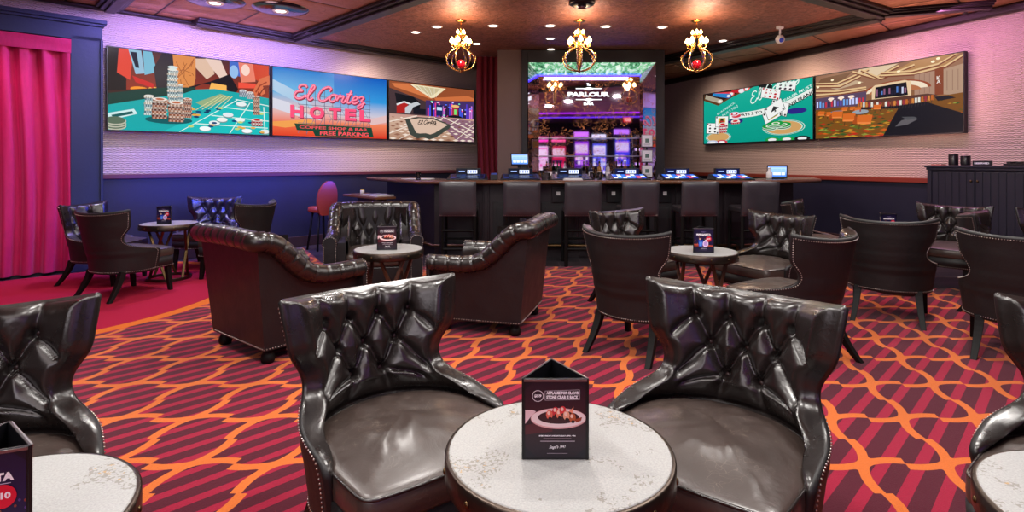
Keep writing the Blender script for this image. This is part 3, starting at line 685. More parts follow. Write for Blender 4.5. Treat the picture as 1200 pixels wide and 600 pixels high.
#       h    W    D    Yc    Phi(deg)
SH=[(.255,.300,.275,.02,104),(.40,.318,.29,.02,106),(.44,.325,.30,.015,107),(.465,.325,.30,.012,105),(.476,.325,.30,.01,98),(.486,.324,.30,.006,87),(.498,.323,.298,.0,75),(.512,.322,.296,-.006,65.5),(.532,.322,.294,-.012,58),(.555,.322,.293,-.018,54.5),
    (.585,.324,.29,-.024,53.5),(.615,.328,.286,-.034,55.5),(.645,.333,.280,-.045,60),(.675,.338,.274,-.056,65),(.705,.343,.268,-.067,67.5),(.75,.348,.261,-.079,68.5),(.79,.354,.255,-.091,69.5),(.835,.360,.25,-.104,70)]
# smooth the table into a dense one
_h=np.linspace(SH[0][0],SH[-1][0],160); _T=np.array([interp(SH,h) for h in _h])
for _ in range(7): _T[1:-1]=.25*_T[:-2]+.5*_T[1:-1]+.25*_T[2:]
def shp(h): return [np.interp(h,_h,_T[:,k]) for k in range(4)]
def outer(s,h,inset=0.0,lift=True):
    W,D,Yc,Ph=shp(h); ph=math.radians(Ph)*s
    W-=inset; D-=inset
    a=abs(ph); sg=1 if ph>=0 else -1
    if a<=pi/2: x=W*math.sin(a)*sg; y=Yc-D*math.cos(a)
    else: x=W*sg; y=Yc+(a-pi/2)*.42
    z=h
    if lift:
        k=max(0,(h-.66)/.175); z=h+.035*k*k*(s*s-.45)   # wings rise, middle dips
    return Vector((x,y,z))
BT=[(-.195,.735),(-.065,.735),(.065,.735),(.195,.735),(-.13,.632),(0,.632),(.13,.632),(-.065,.53),(.065,.53)]
def seglist():
    L=[]
    for i,j in ((0,4),(1,4),(1,5),(2,5),(2,6),(3,6),(4,7),(5,7),(5,8),(6,8)): L.append((BT[i],BT[j],1.0))
    for i in range(4): L.append((BT[i],(BT[i][0]*1.12,.87),.8))
    L+=[(BT[4],(-.27,.53),.7),(BT[6],(.27,.53),.7),(BT[7],(-.10,.42),.8),(BT[8],(.10,.42),.8),(BT[0],(-.30,.66),.5),(BT[3],(.30,.66),.5),(BT[7],(-.24,.49),.5),(BT[8],(.24,.49),.5)]
    return L
SEG=seglist()
def tuft(a,h):
    """cushion thickness at arc position a (m) and height h"""
    d=np.full(a.shape,9.0)
    for (p,q,wt) in SEG:
        px,py=p;qx,qy=q;vx,vy=qx-px,qy-py;t=np.clip(((a-px)*vx+(h-py)*vy)/(vx*vx+vy*vy),0,1)
        dd=np.hypot(a-(px+t*vx),h-(py+t*vy))/wt+(1-wt)*.02; d=np.minimum(d,dd)
    r=np.full(a.shape,9.0)
    for (bx,by) in BT: r=np.minimum(r,np.hypot(a-bx,h-by))
    return .040+.042*(1-np.exp(-d/.026))-.028*np.exp(-(r/.017)**2)
def chair_shell():
    NU,NV=104,84
    m=MB(); U=np.linspace(-1,1,NU); Hs=np.linspace(SH[0][0],SH[-1][0],NV)
    O=np.zeros((NV,NU,3)); I=np.zeros((NV,NU,3))
    A=np.zeros((NV,NU))
    for j,h in enumerate(Hs):
        for i,s in enumerate(U):
            O[j,i]=outer(s,h)
    for j in range(NV):   # arc length from the centre
        dl=np.linalg.norm(np.diff(O[j,:,:2],axis=0),axis=1); c=np.concatenate([[0],np.cumsum(dl)]); c-=np.interp(0,U,c); A[j]=c
    du=np.gradient(O,axis=1); dv=np.gradient(O,axis=0); N=np.cross(dv,du); N/=np.linalg.norm(N,axis=2,keepdims=True)+1e-9
    # inward normal must point to the axis
    cen=np.array([0,0.05,0]); sgn=np.sign(np.sum(N[:,:,:2]*(cen[:2]-O[:,:,:2]),axis=2)); N*=sgn[:,:,None]
    HH=np.repeat(Hs[:,None],NU,axis=1)
    T=tuft(A,HH)
    # rounding at the rim
    L=A[:,-1][:,None]; e=np.minimum((L-np.abs(A)),HH[-1,0]-HH); e=np.clip(e,0,.05)/.05
    T=.022+(T-.022)*np.sqrt(np.clip(1-(1-e)**2,0,1))
    low=np.clip((.50-HH)/.06,0,1); T=T*(1-low)+.03*low
    I=O+N*T[:,:,None]
    o=len(m.v)
    for j in range(NV):
        for i in range(NU): m.v.append(tuple(O[j,i]))
    for j in range(NV):
        for i in range(NU): m.v.append(tuple(I[j,i]))
    K=NU*NV
    # outer surface faces away, inner faces the sitter
    for j in range(NV-1):
        for i in range(NU-1):
            a=j*NU+i; m.f.append((a,a+1,a+NU+1,a+NU)); m.m.append(1); m.s.append(True)
            m.f.append((K+a+NU,K+a+NU+1,K+a+1,K+a)); m.m.append(0); m.s.append(True)
    ring=[(0,i) for i in range(NU)]+[(j,NU-1) for j in range(1,NV)]+[(NV-1,i) for i in range(NU-2,-1,-1)]+[(j,0) for j in range(NV-2,0,-1)]
    # a bulged rim between both
    mid=len(m.v)
    for (j,i) in ring:
        p=(O[j,i]+I[j,i])/2
        # outward in-surface direction
        dv_=np.zeros(3)
        if i==NU-1: dv_+=O[j,NU-1]-O[j,NU-2]
        if i==0: dv_+=O[j,0]-O[j,1]
        n_=np.linalg.norm(dv_); dv_=dv_/n_ if n_>0 else dv_
        w_=np.zeros(3)
        if j==NV-1: w_+=np.array([0,0,1.0])
        if j==0: w_-=np.array([0,0,1.0])
        q=dv_+w_; n_=np.linalg.norm(q); q=q/n_ if n_>0 else q
        m.v.append(tuple(p+q*.010))
    n=len(ring)
    for k in range(n):
        k2=(k+1)%n; a=ring[k][0]*NU+ring[k][1]; b=ring[k2][0]*NU+ring[k2][1]
        m.f.append((a,mid+k,mid+k2,b)); m.m.append(1); m.s.append(True)
        m.f.append((mid+k,K+a,K+b,mid+k2)); m.m.append(0); m.s.append(True)
    # button places
    BP=[]
    for (bx,by) in BT:
        j=int(round((by-Hs[0])/(Hs[-1]-Hs[0])*(NV-1))); i=int(np.argmin(np.abs(A[j]-bx))); BP.append((I[j,i]+N[j,i]*.003,N[j,i]))
    # nail line: along the rim of the outer face
    path=[]
    for (j,i) in ring:
        if j==0 and False: continue
        jj=min(max(j,2),NV-3); ii=min(max(i,2),NU-3)
        path.append(Vector(O[jj,ii])-Vector(N[jj,ii])*.002)
    return m,BP,path
def nails(path,step,r,closed=True):
    m=MB(); acc=0; P=path+[path[0]] if closed else path
    for a,b in zip(P,P[1:]):
        L=(b-a).length
        if L<1e-6: continue
        while acc<L:
            p=a+(b-a)*(acc/L); m.sphere(p,r,6,4); acc+=step
        acc-=L
    return m
def Dpath(W,D,Yb,yf,rc=.05,n=26,bow=.02):
    """closed plan outline of the seat: half ellipse at the back, straight sides, rounded front corners"""
    P=[]
    for k in range(n+1):
        a=-pi/2+pi*k/n; P.append((W*math.sin(a),Yb-D*math.cos(a)))
    for k in range(1,5): P.append((W+.004*math.sin(pi*k/5),Yb+(yf-rc-Yb)*k/5))
    for k in range(6):
        a=(pi/2)*k/5; P.append((W-rc+rc*math.cos(a),yf-rc+rc*math.sin(a)))
    for k in range(1,10):
        x=(W-rc)*(1-2*k/10); P.append((x,yf+bow*(1-(x/(W-rc))**2)))
    for k in range(6):
        a=pi/2+(pi/2)*k/5; P.append((-(W-rc)+rc*math.cos(a),yf-rc+rc*math.sin(a)))
    for k in range(4,0,-1): P.append((-W-.004*math.sin(pi*k/5),Yb+(yf-rc-Yb)*k/5))
    return P
def seat_mesh(W,D,Yb,yf,z0,z1,crown):
    m=MB(); P=Dpath(W,D,Yb,yf); n=len(P); cx,cy=0,.0
    rings=[]
    def ring(k,z,fn=None): 
        rings.append([(cx+(x-cx)*k,cy+(y-cy)*k,z if fn is None else fn(x*k,y*k)) for x,y in P])
    ring(.985,z0); ring(1.0,z0+.012); ring(1.005,(z0+z1)/2); ring(1.0,z1-.008); ring(.985,z1)
    rr=random.Random(4)
    for k in (.95,.9,.84,.76,.66,.55,.44,.33,.22,.11,.02):
        def zz(x,y,k=k):
            w=.004*math.sin(x*38+y*21)*math.sin(y*33-x*9)*(1-k)+.003*math.sin(x*70+3*math.sin(y*30))*(k<.85)
            return z1+crown*(1-k**2.6)+w
        ring(k,0,zz)
    vs=[p for r in rings for p in r]; fs=[]
    for j in range(len(rings)-1):
        for i in range(n): i2=(i+1)%n; fs.append((j*n+i,j*n+i2,(j+1)*n+i2,(j+1)*n+i))
    fs.append(tuple(range(n))[::-1]); fs.append(tuple((len(rings)-1)*n+i for i in range(n)))
    m.add(vs,fs,0,True); return m,[(x*.992,y*.992,z1-.002) for x,y in P]
def sabre(x0,y0,x1,y1,h,w0,w1,bend):
    m=MB(); n=8; vs=[]; fs=[]
    for k in range(n+1):
        t=k/n; e=t**1.7*bend+t*(1-bend); x=x0+(x1-x0)*e; y=y0+(y1-y0)*e; z=h*(1-t); w=(w0+(w1-w0)*t)/2
        vs+=[(x-w,y-w,z),(x+w,y-w,z),(x+w,y+w,z),(x-w,y+w,z)]
    for k in range(n):
        for i in range(4): i2=(i+1)%4; fs.append((k*4+i,k*4+4+i,k*4+4+i2,k*4+i2))
    fs.append((0,1,2,3)); fs.append((n*4+3,n*4+2,n*4+1,n*4)); m.add(vs,fs,0,False); return m
def make_chair():
    t=thing('lounge_chair','x','chair')
    sm,pip=seat_mesh(.295,.262,.02,.33,.36,.440,.042)
    s=obj('seat',sm,M['leather_seat'],t)
    pm=MB(); pm.tube(pip,.005,6,closed=True); obj('piping',pm,M['leather'],s)
    am=MB(); P=[(x*.985,y*.985) for x,y in Dpath(.30,.268,.02,.325)]; n=len(P); 
    am.add([(x,y,.262) for x,y in P]+[(x*1.01,y*1.01,.365) for x,y in P],[(i,(i+1)%n,n+(i+1)%n,n+i) for i in range(n)]+[tuple(range(n))[::-1],tuple(range(n,2*n))],0,True)
    obj('seat_rail',am,M['leather_back'],t)
    bm,BP,path=chair_shell()
    b=obj('backrest',bm,[M['leather'],M['leather_back']],t)
    for (p,n_) in BP:
        q=MB(); nn=Vector(n_).normalized(); T=Matrix.Translation(p)@nn.to_track_quat('Z','Y').to_matrix().to_4x4(); q.sphere((0,0,0),.0095,10,6,0,(1,1,.6),T); obj('button',q,M['button'],b)
    obj('nailhead_trim',nails(path,.0145,.0036),M['nail'],b)
    nm=nails([Vector((x*1.012,y*1.012,.272)) for x,y in P if y>.06],.0145,.0042,False); obj('nailhead_trim',nm,M['nail'],t)
    for sx in (-1,1):
        obj('leg',sabre(.245*sx,.275,.255*sx,.30,.275,.05,.034,.3),M['leg'],t,.003)
        obj('leg',sabre(.205*sx,-.16,.235*sx,-.31,.275,.055,.036,.75),M['leg'],t,.003)
    return t

# ------------------------------------------------------------------ rolled arm club chair
def roll_path():
    # plan corners sharp, heights falling along the sides
    pts=[]; xs=.365
    side=[(.36,.545),(.25,.545),(.14,.545),(.05,.553),(-.03,.585),(-.10,.645),(-.16,.715),(-.22,.775),(-.28,.808),(-.335,.815)]
    S_=smooth(side,4)
    L=[(-xs-.0*(1),y,z) for y,z in S_]
    B=[(-xs+2*xs*k/16,-.335,.815+.01*math.sin(pi*k/16)) for k in range(1,16)]
    Rr=[(xs,y,z) for y,z in S_[::-1]]
    return L,B,Rr
def make_armchair():
    t=thing('leather_armchair','x','armchair')
    L,B,Rr=roll_path(); P=L+B+Rr
    # outer shell with slanting back
    m=MB(); n=len(P); ov=[];iv=[]
    def base(p):  # outer bottom point
        x,y,z=p; return (x*.90,(y*.96+.05 if y<0 else y),.10)
    TH=.13
    rows=[]
    for p in P:
        bx,by,bz=base(p); sg=1 if p[0]>0 else -1
        back=abs(p[0])<.36
        ix=(p[0]-sg*TH) if not back else max(-.235,min(.235,p[0])); iy=p[1] if p[1]>-.335+TH else -.335+TH
        o_top=(p[0],p[1],p[2]-.005); 
        rows.append([(bx,by,bz),((bx+o_top[0])/2,(by+o_top[1])/2,(bz+o_top[2])/2),o_top,(ix,iy,p[2]-.005),(ix,iy,.12)])
    k5=5; vs=[q for r in rows for q in r]; fs=[]
    for i in range(n-1):
        for k in range(k5-1): fs.append((i*k5+k,(i+1)*k5+k,(i+1)*k5+k+1,i*k5+k+1)[::-1])
    fs.append(tuple(range(k5))); fs.append(tuple((n-1)*k5+k for k in range(k5))[::-1])
    m.add(vs,fs,0,False)
    m.box((0,.03,.20),(.58,.60,.18))
    body=obj('body',m,M['leather_arm'],t)
    # roll, pleated
    r=MB(); PP=[]; 
    seq=[Vector(p) for p in P]
    # resample
    cum=[0]; 
    for a,b in zip(seq,seq[1:]): cum.append(cum[-1]+(b-a).length)
    tot=cum[-1]; N=260; pts=[]; rad=[]
    for k in range(N+1):
        s_=tot*k/N; i=max(j for j in range(len(cum)) if cum[j]<=s_+1e-9); i=min(i,len(seq)-2)
        f=(s_-cum[i])/(cum[i+1]-cum[i]); pts.append(seq[i].lerp(seq[i+1],f)); rad.append(s_)
    for _ in range(5): pts=[pts[0]]+[(a+b*2+c)/4 for a,b,c in zip(pts,pts[1:],pts[2:])]+[pts[-1]]
    rr=[.066-.007*math.exp(-(((s_%.095)-.0475)/.006)**2) for s_ in rad]
    r.tube([p+Vector((0,0,-.01)) for p in pts],rr,16)
    obj('rolled_edge',r,M['leather'],t)
    # arm fronts
    for sg in (-1,1):
        f=MB(); x=sg*.365
        pr=[]
        for k in range(17):
            a=-.35*pi/2+ (pi+.35*pi)*k/16; pr.append((x+.062*math.cos(a),.538+.062*math.sin(a)))
        pr=[(x+.052,.12)]+pr+[(x-.052,.12)]
        nn=len(pr); vs=[(a,.345,z) for a,z in pr]+[(a,.372,z) for a,z in pr]
        f.add(vs,[tuple(range(nn)),tuple(range(nn,2*nn))[::-1]]+[(i,(i+1)%nn,nn+(i+1)%nn,nn+i)[::-1] for i in range(nn)])
        a_=obj('arm_front',f,M['leather_arm'],t,.006)
        obj('nailhead_trim',nails([Vector((a*1+(x-a)*.1,.375,z*.985+.006)) for a,z in pr],.018,.0042,False),M['nail'],a_)
        # padded inner arm
        g=MB(); sgn=sg
        def fn(u,v):
            y=-.20+.54*u; e=abs(v-.5)*2; bul=.028*math.sqrt(max(0,1-e**4))*(1-.22*abs(math.sin(u*pi*4)))
            top=.545 if y>.05 else .545+(.05-y)*1.0
            return (sgn*(.365-TH+.012-bul*1.0-.005), y, .40+(min(top,.76)-.38)*v)
        g.grid(fn,50,16,flip=(sg>0)); obj('inner_arm',g,M['leather'],t)
    # tufted inner back
    bts=[(-.165,.70),(-.055,.70),(.055,.70),(.165,.70),(-.11,.60),(0,.60),(.11,.60),(-.22,.60),(.22,.60),(-.165,.50),(-.055,.50),(.055,.50),(.165,.50)]
    segs=[]
    for i,a in enumerate(bts):
        for b in bts[i+1:]:
            if abs(abs(a[0]-b[0])-.055)<.01 and abs(abs(a[1]-b[1])-.10)<.01: segs.append((a,b))
    for a in bts[:4]: segs.append((a,(a[0]*1.1,.83)))
    for a in bts[9:]: segs.append((a,(a[0],.38)))
    def tk(x,z):
        d=9;r_=9
        for (p,q) in segs:
            vx,vz=q[0]-p[0],q[1]-p[1]; tt=max(0,min(1,((x-p[0])*vx+(z-p[1])*vz)/(vx*vx+vz*vz))); d=min(d,math.hypot(x-p[0]-tt*vx,z-p[1]-tt*vz))
        for p in bts: r_=min(r_,math.hypot(x-p[0],z-p[1]))
        return .04*(1-math.exp(-d/.022))-.025*math.exp(-(r_/.016)**2)
    g=MB(); 
    def fb(u,v):
        x=-.29+.58*u; z=.38+.44*v; cur=.10*(abs(x)/.29)**3; lean=-.05*v
        return (x,-.225+lean+cur+tk(x,z)*1.0+.03, z)
    g.grid(fb,88,70,flip=True); bk=obj('tufted_back',g,M['leather'],t)
    for (x,z) in bts:
        q=MB(); v=(z-.38)/.44; q.sphere((x,-.225-.05*v+.10*(abs(x)/.29)**3+.03-.012,z),.010,8,6,0,(1,.6,1)); obj('button',q,M['button'],bk)
    # seat cushion
    c=MB()
    def fc(u,v):
        a=2*pi*u; ph=-pi/2+pi*v; e=.22
        sp=lambda w,ex: math.copysign(abs(w)**ex,w)
        x=.245*sp(math.cos(ph),e)*sp(math.cos(a),e); y=.27*sp(math.cos(ph),e)*sp(math.sin(a),e); z=.075*sp(math.sin(ph),.55)
        return (x,y+.10,.365+z+.02*math.sin(ph)*(1-(x/.25)**2)*(1-(y/.3)**2))
    c.grid(fc,72,24,closed_u=True); obj('seat_cushion',c,M['leather_seat'],t)
    a=MB(); a.box((0,.335,.20),(.60,.03,.19)); obj('front_apron',a,M['leather_arm'],t,.008)
    # nailheads along the bottom
    bp=[Vector(base(p))+Vector((0,0,.012)) for p in P]; bp=[Vector((p.x*1.006,p.y-(.003 if abs(p.x)<.32 else 0),p.z)) for p in bp]
    obj('nailhead_trim',nails(bp,.018,.0042,False),M['nail'],body)
    for sx in (-1,1):
        for y in (-.22,.29):
            q=MB(); q.lathe([(.022,0),(.036,.012),(.042,.035),(.036,.06),(.028,.075),(.034,.105)],16,0,Matrix.Translation((sx*.27,y,0))); obj('foot',q,M['leg'],t)
    return t

# ------------------------------------------------------------------ round cocktail table
def make_table(r=.275,h=.60,legm='xleg',name='round_table'):
    t=thing(name,'x','table')
    m=MB(); m.lathe([(r-.012,h-.055),(r-.004,h-.004),(r-.008,h),(1e-5,h+.001)],64,0,None,False,True); tp=obj('tabletop',m,M['top'],t)
    for p in tp.data.polygons: p.use_smooth=False
    b=MB(); b.lathe([(r-.012,h-.062),(r+.002,h-.062),(r+.004,h-.058),(r+.004,h-.006),(r,h-.002),(r-.006,h-.0015)],64,0,None,True,False); rm=obj('rim_band',b,M['rim'],t)
    for k in range(12):
        a=2*pi*(k+.35)/12; q=MB(); T=Matrix.Translation(((r+.004)*math.cos(a),(r+.004)*math.sin(a),h-.032))@Matrix.Rotation(a,4,'Z'); q.sphere((0,0,0),.008,8,6,0,(.6,1,1),T); obj('rivet',q,M['brass'],rm)
    u=MB(); u.lathe([(1e-5,h-.07),(r-.03,h-.07),(r-.03,h-.055)],32,0); obj('under_plate',u,M['blackmatt'],t)
    ra,rb=r*.70,r*.66
    for k in range(3):
        for sg in (-1,1):
            a0=2*pi*k/3+.3; a1=a0+sg*.62; a0-=sg*.48
            q=MB(); A=Vector((ra*math.cos(a0),ra*math.sin(a0),h-.07)); Bq=Vector((rb*math.cos(a1),rb*math.sin(a1),.03)); q.tube([A,A.lerp(Bq,.5),Bq],.017,4,sm=False); obj('leg',q,M[legm],t,.002)
    q=MB(); q.lathe([(rb+.012,.0),(rb+.03,.0),(rb+.03,.04),(rb+.012,.04),(rb+.012,.0)],48,0,None,False,False); obj('base_ring',q,M['rim'],t,.003)
    return t

# ------------------------------------------------------------------ three sided menu stand
def page_crab(p):
    p.rect(0,0,1,1,(38,26,36)); p.grad([(0,(30,22,34)),(.6,(58,24,34)),(1,(34,24,38))])
    for a in ([(0,1),(.16,1),(0,.88)],[(1,1),(.84,1),(1,.88)],[(0,0),(.2,0),(0,.14)],[(1,0),(.8,0),(1,.14)]): p.poly(a,(22,20,32))
    p.ell(.21,.80,.095,.095*p.w/p.h,(228,222,228),28); p.ell(.21,.80,.085,.085*p.w/p.h,(48,32,44),28); p.text('$59',.21,.80,.042,(245,240,245),w=.12,bold=.05)
    for q in ([(.33,.865),(.9,.88)],[(.33,.745),(.9,.755)],[(.9,.755),(.9,.88)],[(.33,.745),(.33,.865)]): p.line(q,.005,(200,190,200))
    p.text('APPLAUSE FOR CLAWS',.615,.84,.042,(248,244,248),w=.53,bold=.06); p.text('STONE CRAB IS BACK',.615,.785,.045,(248,244,248),w=.53,bold=.06)
    p.poly([(0,.62),(.12,.62),(.18,.6),(.1,.54),(0,.44)],(240,200,205)); p.poly([(0,.42),(.45,.5),(.45,.34),(0,.3)],(84,24,36))
    p.ell(.55,.51,.46,.135,(232,168,168),40); p.ell(.55,.515,.45,.12,(248,222,222),40); p.ell(.55,.525,.34,.085,(60,22,30),36)
    for x,z,c in ((.4,.56,(236,110,90)),(.5,.6,(214,50,60)),(.56,.57,(240,130,100)),(.62,.61,(226,60,64)),(.68,.55,(244,170,140)),(.78,.52,(190,90,50))):
        p.ell(x,z,.055,.06,c); p.ell(x-.01,z+.02,.025,.025,(255,210,195)); p.ell(x+.01,z-.05,.03,.02,(30,16,20))
    p.poly([(.72,.6),(.8,.66),(.78,.58)],(250,150,120)); p.poly([(.82,.5),(.94,.53),(.92,.48),(.84,.46)],(160,60,30))
    p.text('EVERY FRIDAY AND SATURDAY | 5PM - 9PM',.53,.285,.022,(246,240,246),w=.6,bold=.06); p.rect(.3,.247,.76,.256,(150,130,140)); p.rect(.25,.212,.82,.223,(175,160,170))
    p.text("Siegel's 1941",.53,.14,.05,(250,248,250),w=.26,shear=.35,rot=.05); p.rect(.36,.057,.7,.064,(150,140,150))
def page_marg(p):
    p.rect(0,0,1,1,(26,22,52)); p.grad([(0,(24,20,44)),(.5,(30,26,70)),(1,(28,22,52))])
    for a in ([(0,1),(.16,1),(0,.88)],[(1,1),(.84,1),(1,.88)],[(0,0),(.2,0),(0,.14)],[(1,0),(.8,0),(1,.14)]): p.poly(a,(18,16,34))
    p.text("Siegel's",.5,.86,.04,(170,150,210),w=.26); p.text('MARGARITA',.5,.755,.085,(252,248,252),w=.76,bold=.06); p.rect(.4,.685,.85,.693,(200,190,215))
    p.poly([(0,.36),(1,.3),(1,.22),(0,.22)],(190,80,60)); p.poly([(0,.3),(1,.24),(1,.22),(0,.22)],(120,40,36))
    for k in range(30): p.ell(R.random(),.36+R.random()*.3,.015,.014,R.choice([(140,60,50),(210,130,90),(60,30,60),(90,60,130)]))
    p.ell(.76,.565,.15,.15*p.w/p.h,(222,26,56),28); p.text('$10',.76,.57,.075,(250,240,245),w=.18,bold=.05)
    p.poly([(.24,.24),(.44,.24),(.48,.52),(.22,.52)],(24,60,190)); p.poly([(.27,.26),(.4,.26),(.43,.44),(.26,.44)],(90,150,240)); p.ell(.3,.56,.05,.04,(230,200,150))
    p.ell(.6,.36,.15,.14,(236,214,246),28); p.ell(.6,.36,.1,.1,(200,160,230),24); p.poly([(.52,.46),(.68,.46),(.62,.55)],(250,245,255))
    p.rect(.34,.155,.66,.17,(200,195,215)); p.rect(.3,.1,.7,.108,(130,120,160))
def make_tent(page,name='menu_stand'):
    t=thing(name,'x','menu stand'); s=.158; h=.19; ap=s/(2*math.sqrt(3))
    m=MB(); fr=[]
    for k in range(3):
        T=Matrix.Rotation(2*pi*k/3,4,'Z')@Matrix.Translation((0,-ap,0)); m.box((0,.002,h/2),(s,.005,h),0,0,T); fr.append(T)
    obj('stand_panels',m,M['black'],t,.0012)
    p=Pic(s*.9,h*.955,.00003); page(p); me=p.mesh('page',M['page'])
    for k in range(3):
        o=link('page',me,t); o.matrix_local=fr[k]@Matrix.Translation((0,-.0012,h*.5))
    # stiff top edges
    for k in range(3):
        q=MB(); q.box((0,-.0018,h-.004),(s*.94,.003,.005),0,0,fr[k]); obj('top_edge',q,M['steel'],t)
    return t
# ------------------------------------------------------------------ placing the furniture
chair0=make_chair(); arm0=make_armchair(); tab0=make_table(); tentA=make_tent(page_crab); tentB=make_tent(page_marg)
_used={}
def place(root,x,y,rz,label,group,z=0):
    if root.name not in _used:
        _used[root.name]=1; root.location=(x,y,z); root.rotation_euler=(0,0,rz); root['label']=label; root['group']=group; return root
    return dup(root,(x,y,z),rz,label,group)
G='tufted dark leather lounge chairs around the round tables'
def ch(x,y,fx,fy,label): return place(chair0,x,y,face(fx,fy),label,G)
TB=[((.115,1.365),'pale topped round table in the middle foreground'),((-1.045,1.065),'pale topped round table cut by the bottom left corner'),((1.255,1.08),'pale topped round table cut by the bottom right corner'),
    ((-1.0,4.50),'round table between the three rolled arm armchairs'),((1.50,4.40),'round table among four chairs right of centre'),((3.85,5.55),'round table behind the chair seen from straight behind at right'),((4.6,4.15),'round table beyond the right edge seats')]
GT='round cocktail tables with riveted metal rims'
for i,((x,y),lb) in enumerate(TB):
    if i==6: continue
    place(tab0,x,y,.2*i,lb,GT)
brt=make_table(.285,.625,'brass','round_table'); brt.location=(-3.80,6.15,0); brt['label']='taller round table on crossed brass legs in front of the blue wainscot'; brt['group']=GT
# foreground
ch(-.36,1.83,.62,-.72,'large tufted chair left of centre facing the middle foreground table')
ch(.64,1.76,-.66,-.74,'large tufted chair right of centre facing the middle foreground table')
ch(-1.515,1.50,.62,-.74,'tufted chair at the left edge behind the bottom left table')
ch(1.67,1.48,-.80,-.60,'chair at the right edge beside the bottom right table')
# right of centre group
ch(.88,3.86,.62,.70,'chair with its nailhead back to us left of the table right of centre')
ch(1.08,5.02,.45,-.75,'chair against the bar stools with only its tufted top edge showing')
ch(2.18,4.78,-.86,-.42,'tufted chair with broad seat right behind the table right of centre')
ch(1.89,3.72,-.50,.80,'chair turned from us right of the table right of centre')
# right rear group
ch(3.16,4.66,.57,.80,'chair seen from straight behind on the right carpet')
ch(3.42,6.25,.75,-.55,'small distant chair near the right end of the bar')
ch(4.48,5.72,-.72,-.50,'tufted chair facing us in front of the dark cabinet')
ch(3.41,3.72,.62,.70,'chair with its back to us at the right edge of the carpet')
ch(4.25,4.74,.55,-.62,'tufted chair at the right edge behind the back turned chair')
ch(5.12,5.08,-.35,-.85,'furthest tufted chair at the right edge below the cabinet')
# left rear group
ch(-3.80,5.42,.32,.95,'chair with its back to us in front of the magenta curtain')
ch(-4.45,6.02,.95,.02,'chair half hidden beside the magenta curtain')
ch(-3.80,6.94,.10,-1,'tufted chair against the blue wainscot behind the brass legged table')
ch(-3.08,6.30,-.95,.20,'dark chair right of the brass legged table turned from us')
GA='rolled arm leather armchairs'
arm0.scale=(1.1,1.1,1.0)
place(arm0,-1.66,3.96,face(.62,.78),'rolled arm leather armchair on the left with its back to us',GA)
place(arm0,-.13,4.50,face(-.96,.27),'rolled arm leather armchair in the centre turned to the left',GA)
place(arm0,-1.40,5.66,face(.22,-.97),'tufted rolled arm armchair facing us in front of the bar',GA)
GM='three sided menu stands on the tables'
place(tentA,.102,1.35,0,'menu stand with a stone crab plate on the middle foreground table',GM,.6012)
place(tentB,-.955,1.01,.40,'menu stand cut by the bottom left corner with red price disc',GM,.6012)
place(tentA,-1.0,4.46,.1,'menu stand on the table between the armchairs',GM,.6012)
place(tentB,1.48,4.32,-.08,'menu stand with blue glass picture on the table right of centre',GM,.6012)
place(tentB,-3.80,6.10,0,'menu stand on the brass legged table by the blue wainscot',GM,.6262)
place(tentB,3.72,5.52,0,'menu stand with only its top showing over the chair on the right',GM,.6012)

# ------------------------------------------------------------------ the bar
bar=thing('bar_counter','long dark bar with a brown wooden top across the room','bar',(1.4,7.9,0))
Bo=Vector((1.4,7.9,0))
def offp(pts): return [(x-Bo.x,y-Bo.y) for x,y in pts]
outer_=[(-2.3,8.85),(-1.2,7.2),(3.2,7.2),(4.35,7.85),(4.75,8.9)]
inner_=[(4.15,8.95),(3.85,8.25),(3.0,7.85),(-.9,7.85),(-1.7,9.1)]
m=MB(); m.prism(offp(outer_+inner_),1.03,1.062); obj('counter_top',m,M['barblack'],bar,.004)
e=MB(); e.tube([(x-Bo.x,y-Bo.y,1.038) for x,y in outer_],.027,10); obj('front_edge',e,M['barwood'],bar,label='rounded brown wooden bar edge')
ins=[(-2.0,8.9),(-1.05,7.5),(3.1,7.5),(4.08,8.05),(4.4,8.9)]; in2=[(4.15,8.9),(3.9,8.2),(3.0,7.72),(-.9,7.72),(-1.75,8.95)]
m=MB(); m.prism(offp(ins+in2),0.0,1.03); obj('front_wall',m,M['barfront'],bar)
for k,x in enumerate([-1.0,-.35,.3,.95,1.6,2.25,2.9]):
    m=MB(); m.box((x-Bo.x,7.485-Bo.y,.52),(.09,.03,.98)); m.box((x-Bo.x,7.47-Bo.y,.5),(.05,.015,.8)); obj('pilaster',m,M['barfront'],bar,.004)
for k in range(6):
    x=-.675+.65*k
    if k<6:
        m=MB(); m.box((x-Bo.x,7.48-Bo.y,.45),(.46,.03,.62)); m.box((x-Bo.x,7.47-Bo.y,.45),(.36,.03,.5)); obj('panel',m,M['blackmatt'],bar,.004)
m=MB(); m.tube([(x-Bo.x,y-Bo.y-.12,.19) for x,y in ins],.022,10); obj('foot_rail',m,M['brass'],bar)
for x in (-.6,.7,2.0,3.0):
    m=MB(); m.box((x-Bo.x,7.44-Bo.y,.12),(.03,.12,.14)); obj('rail_bracket',m,M['brass'],bar)
for x,s_ in ((.62,1),(2.05,1),(1.36,0)):
    m=MB(); m.box((x-Bo.x,7.462-Bo.y,.86),(.17,.05,.2)); m.box((x-Bo.x,7.432-Bo.y,.88),(.05,.012,.05),1); obj('equipment_box',m,[M['black'],M['white']],bar,.003,label='black box with small white sticker')
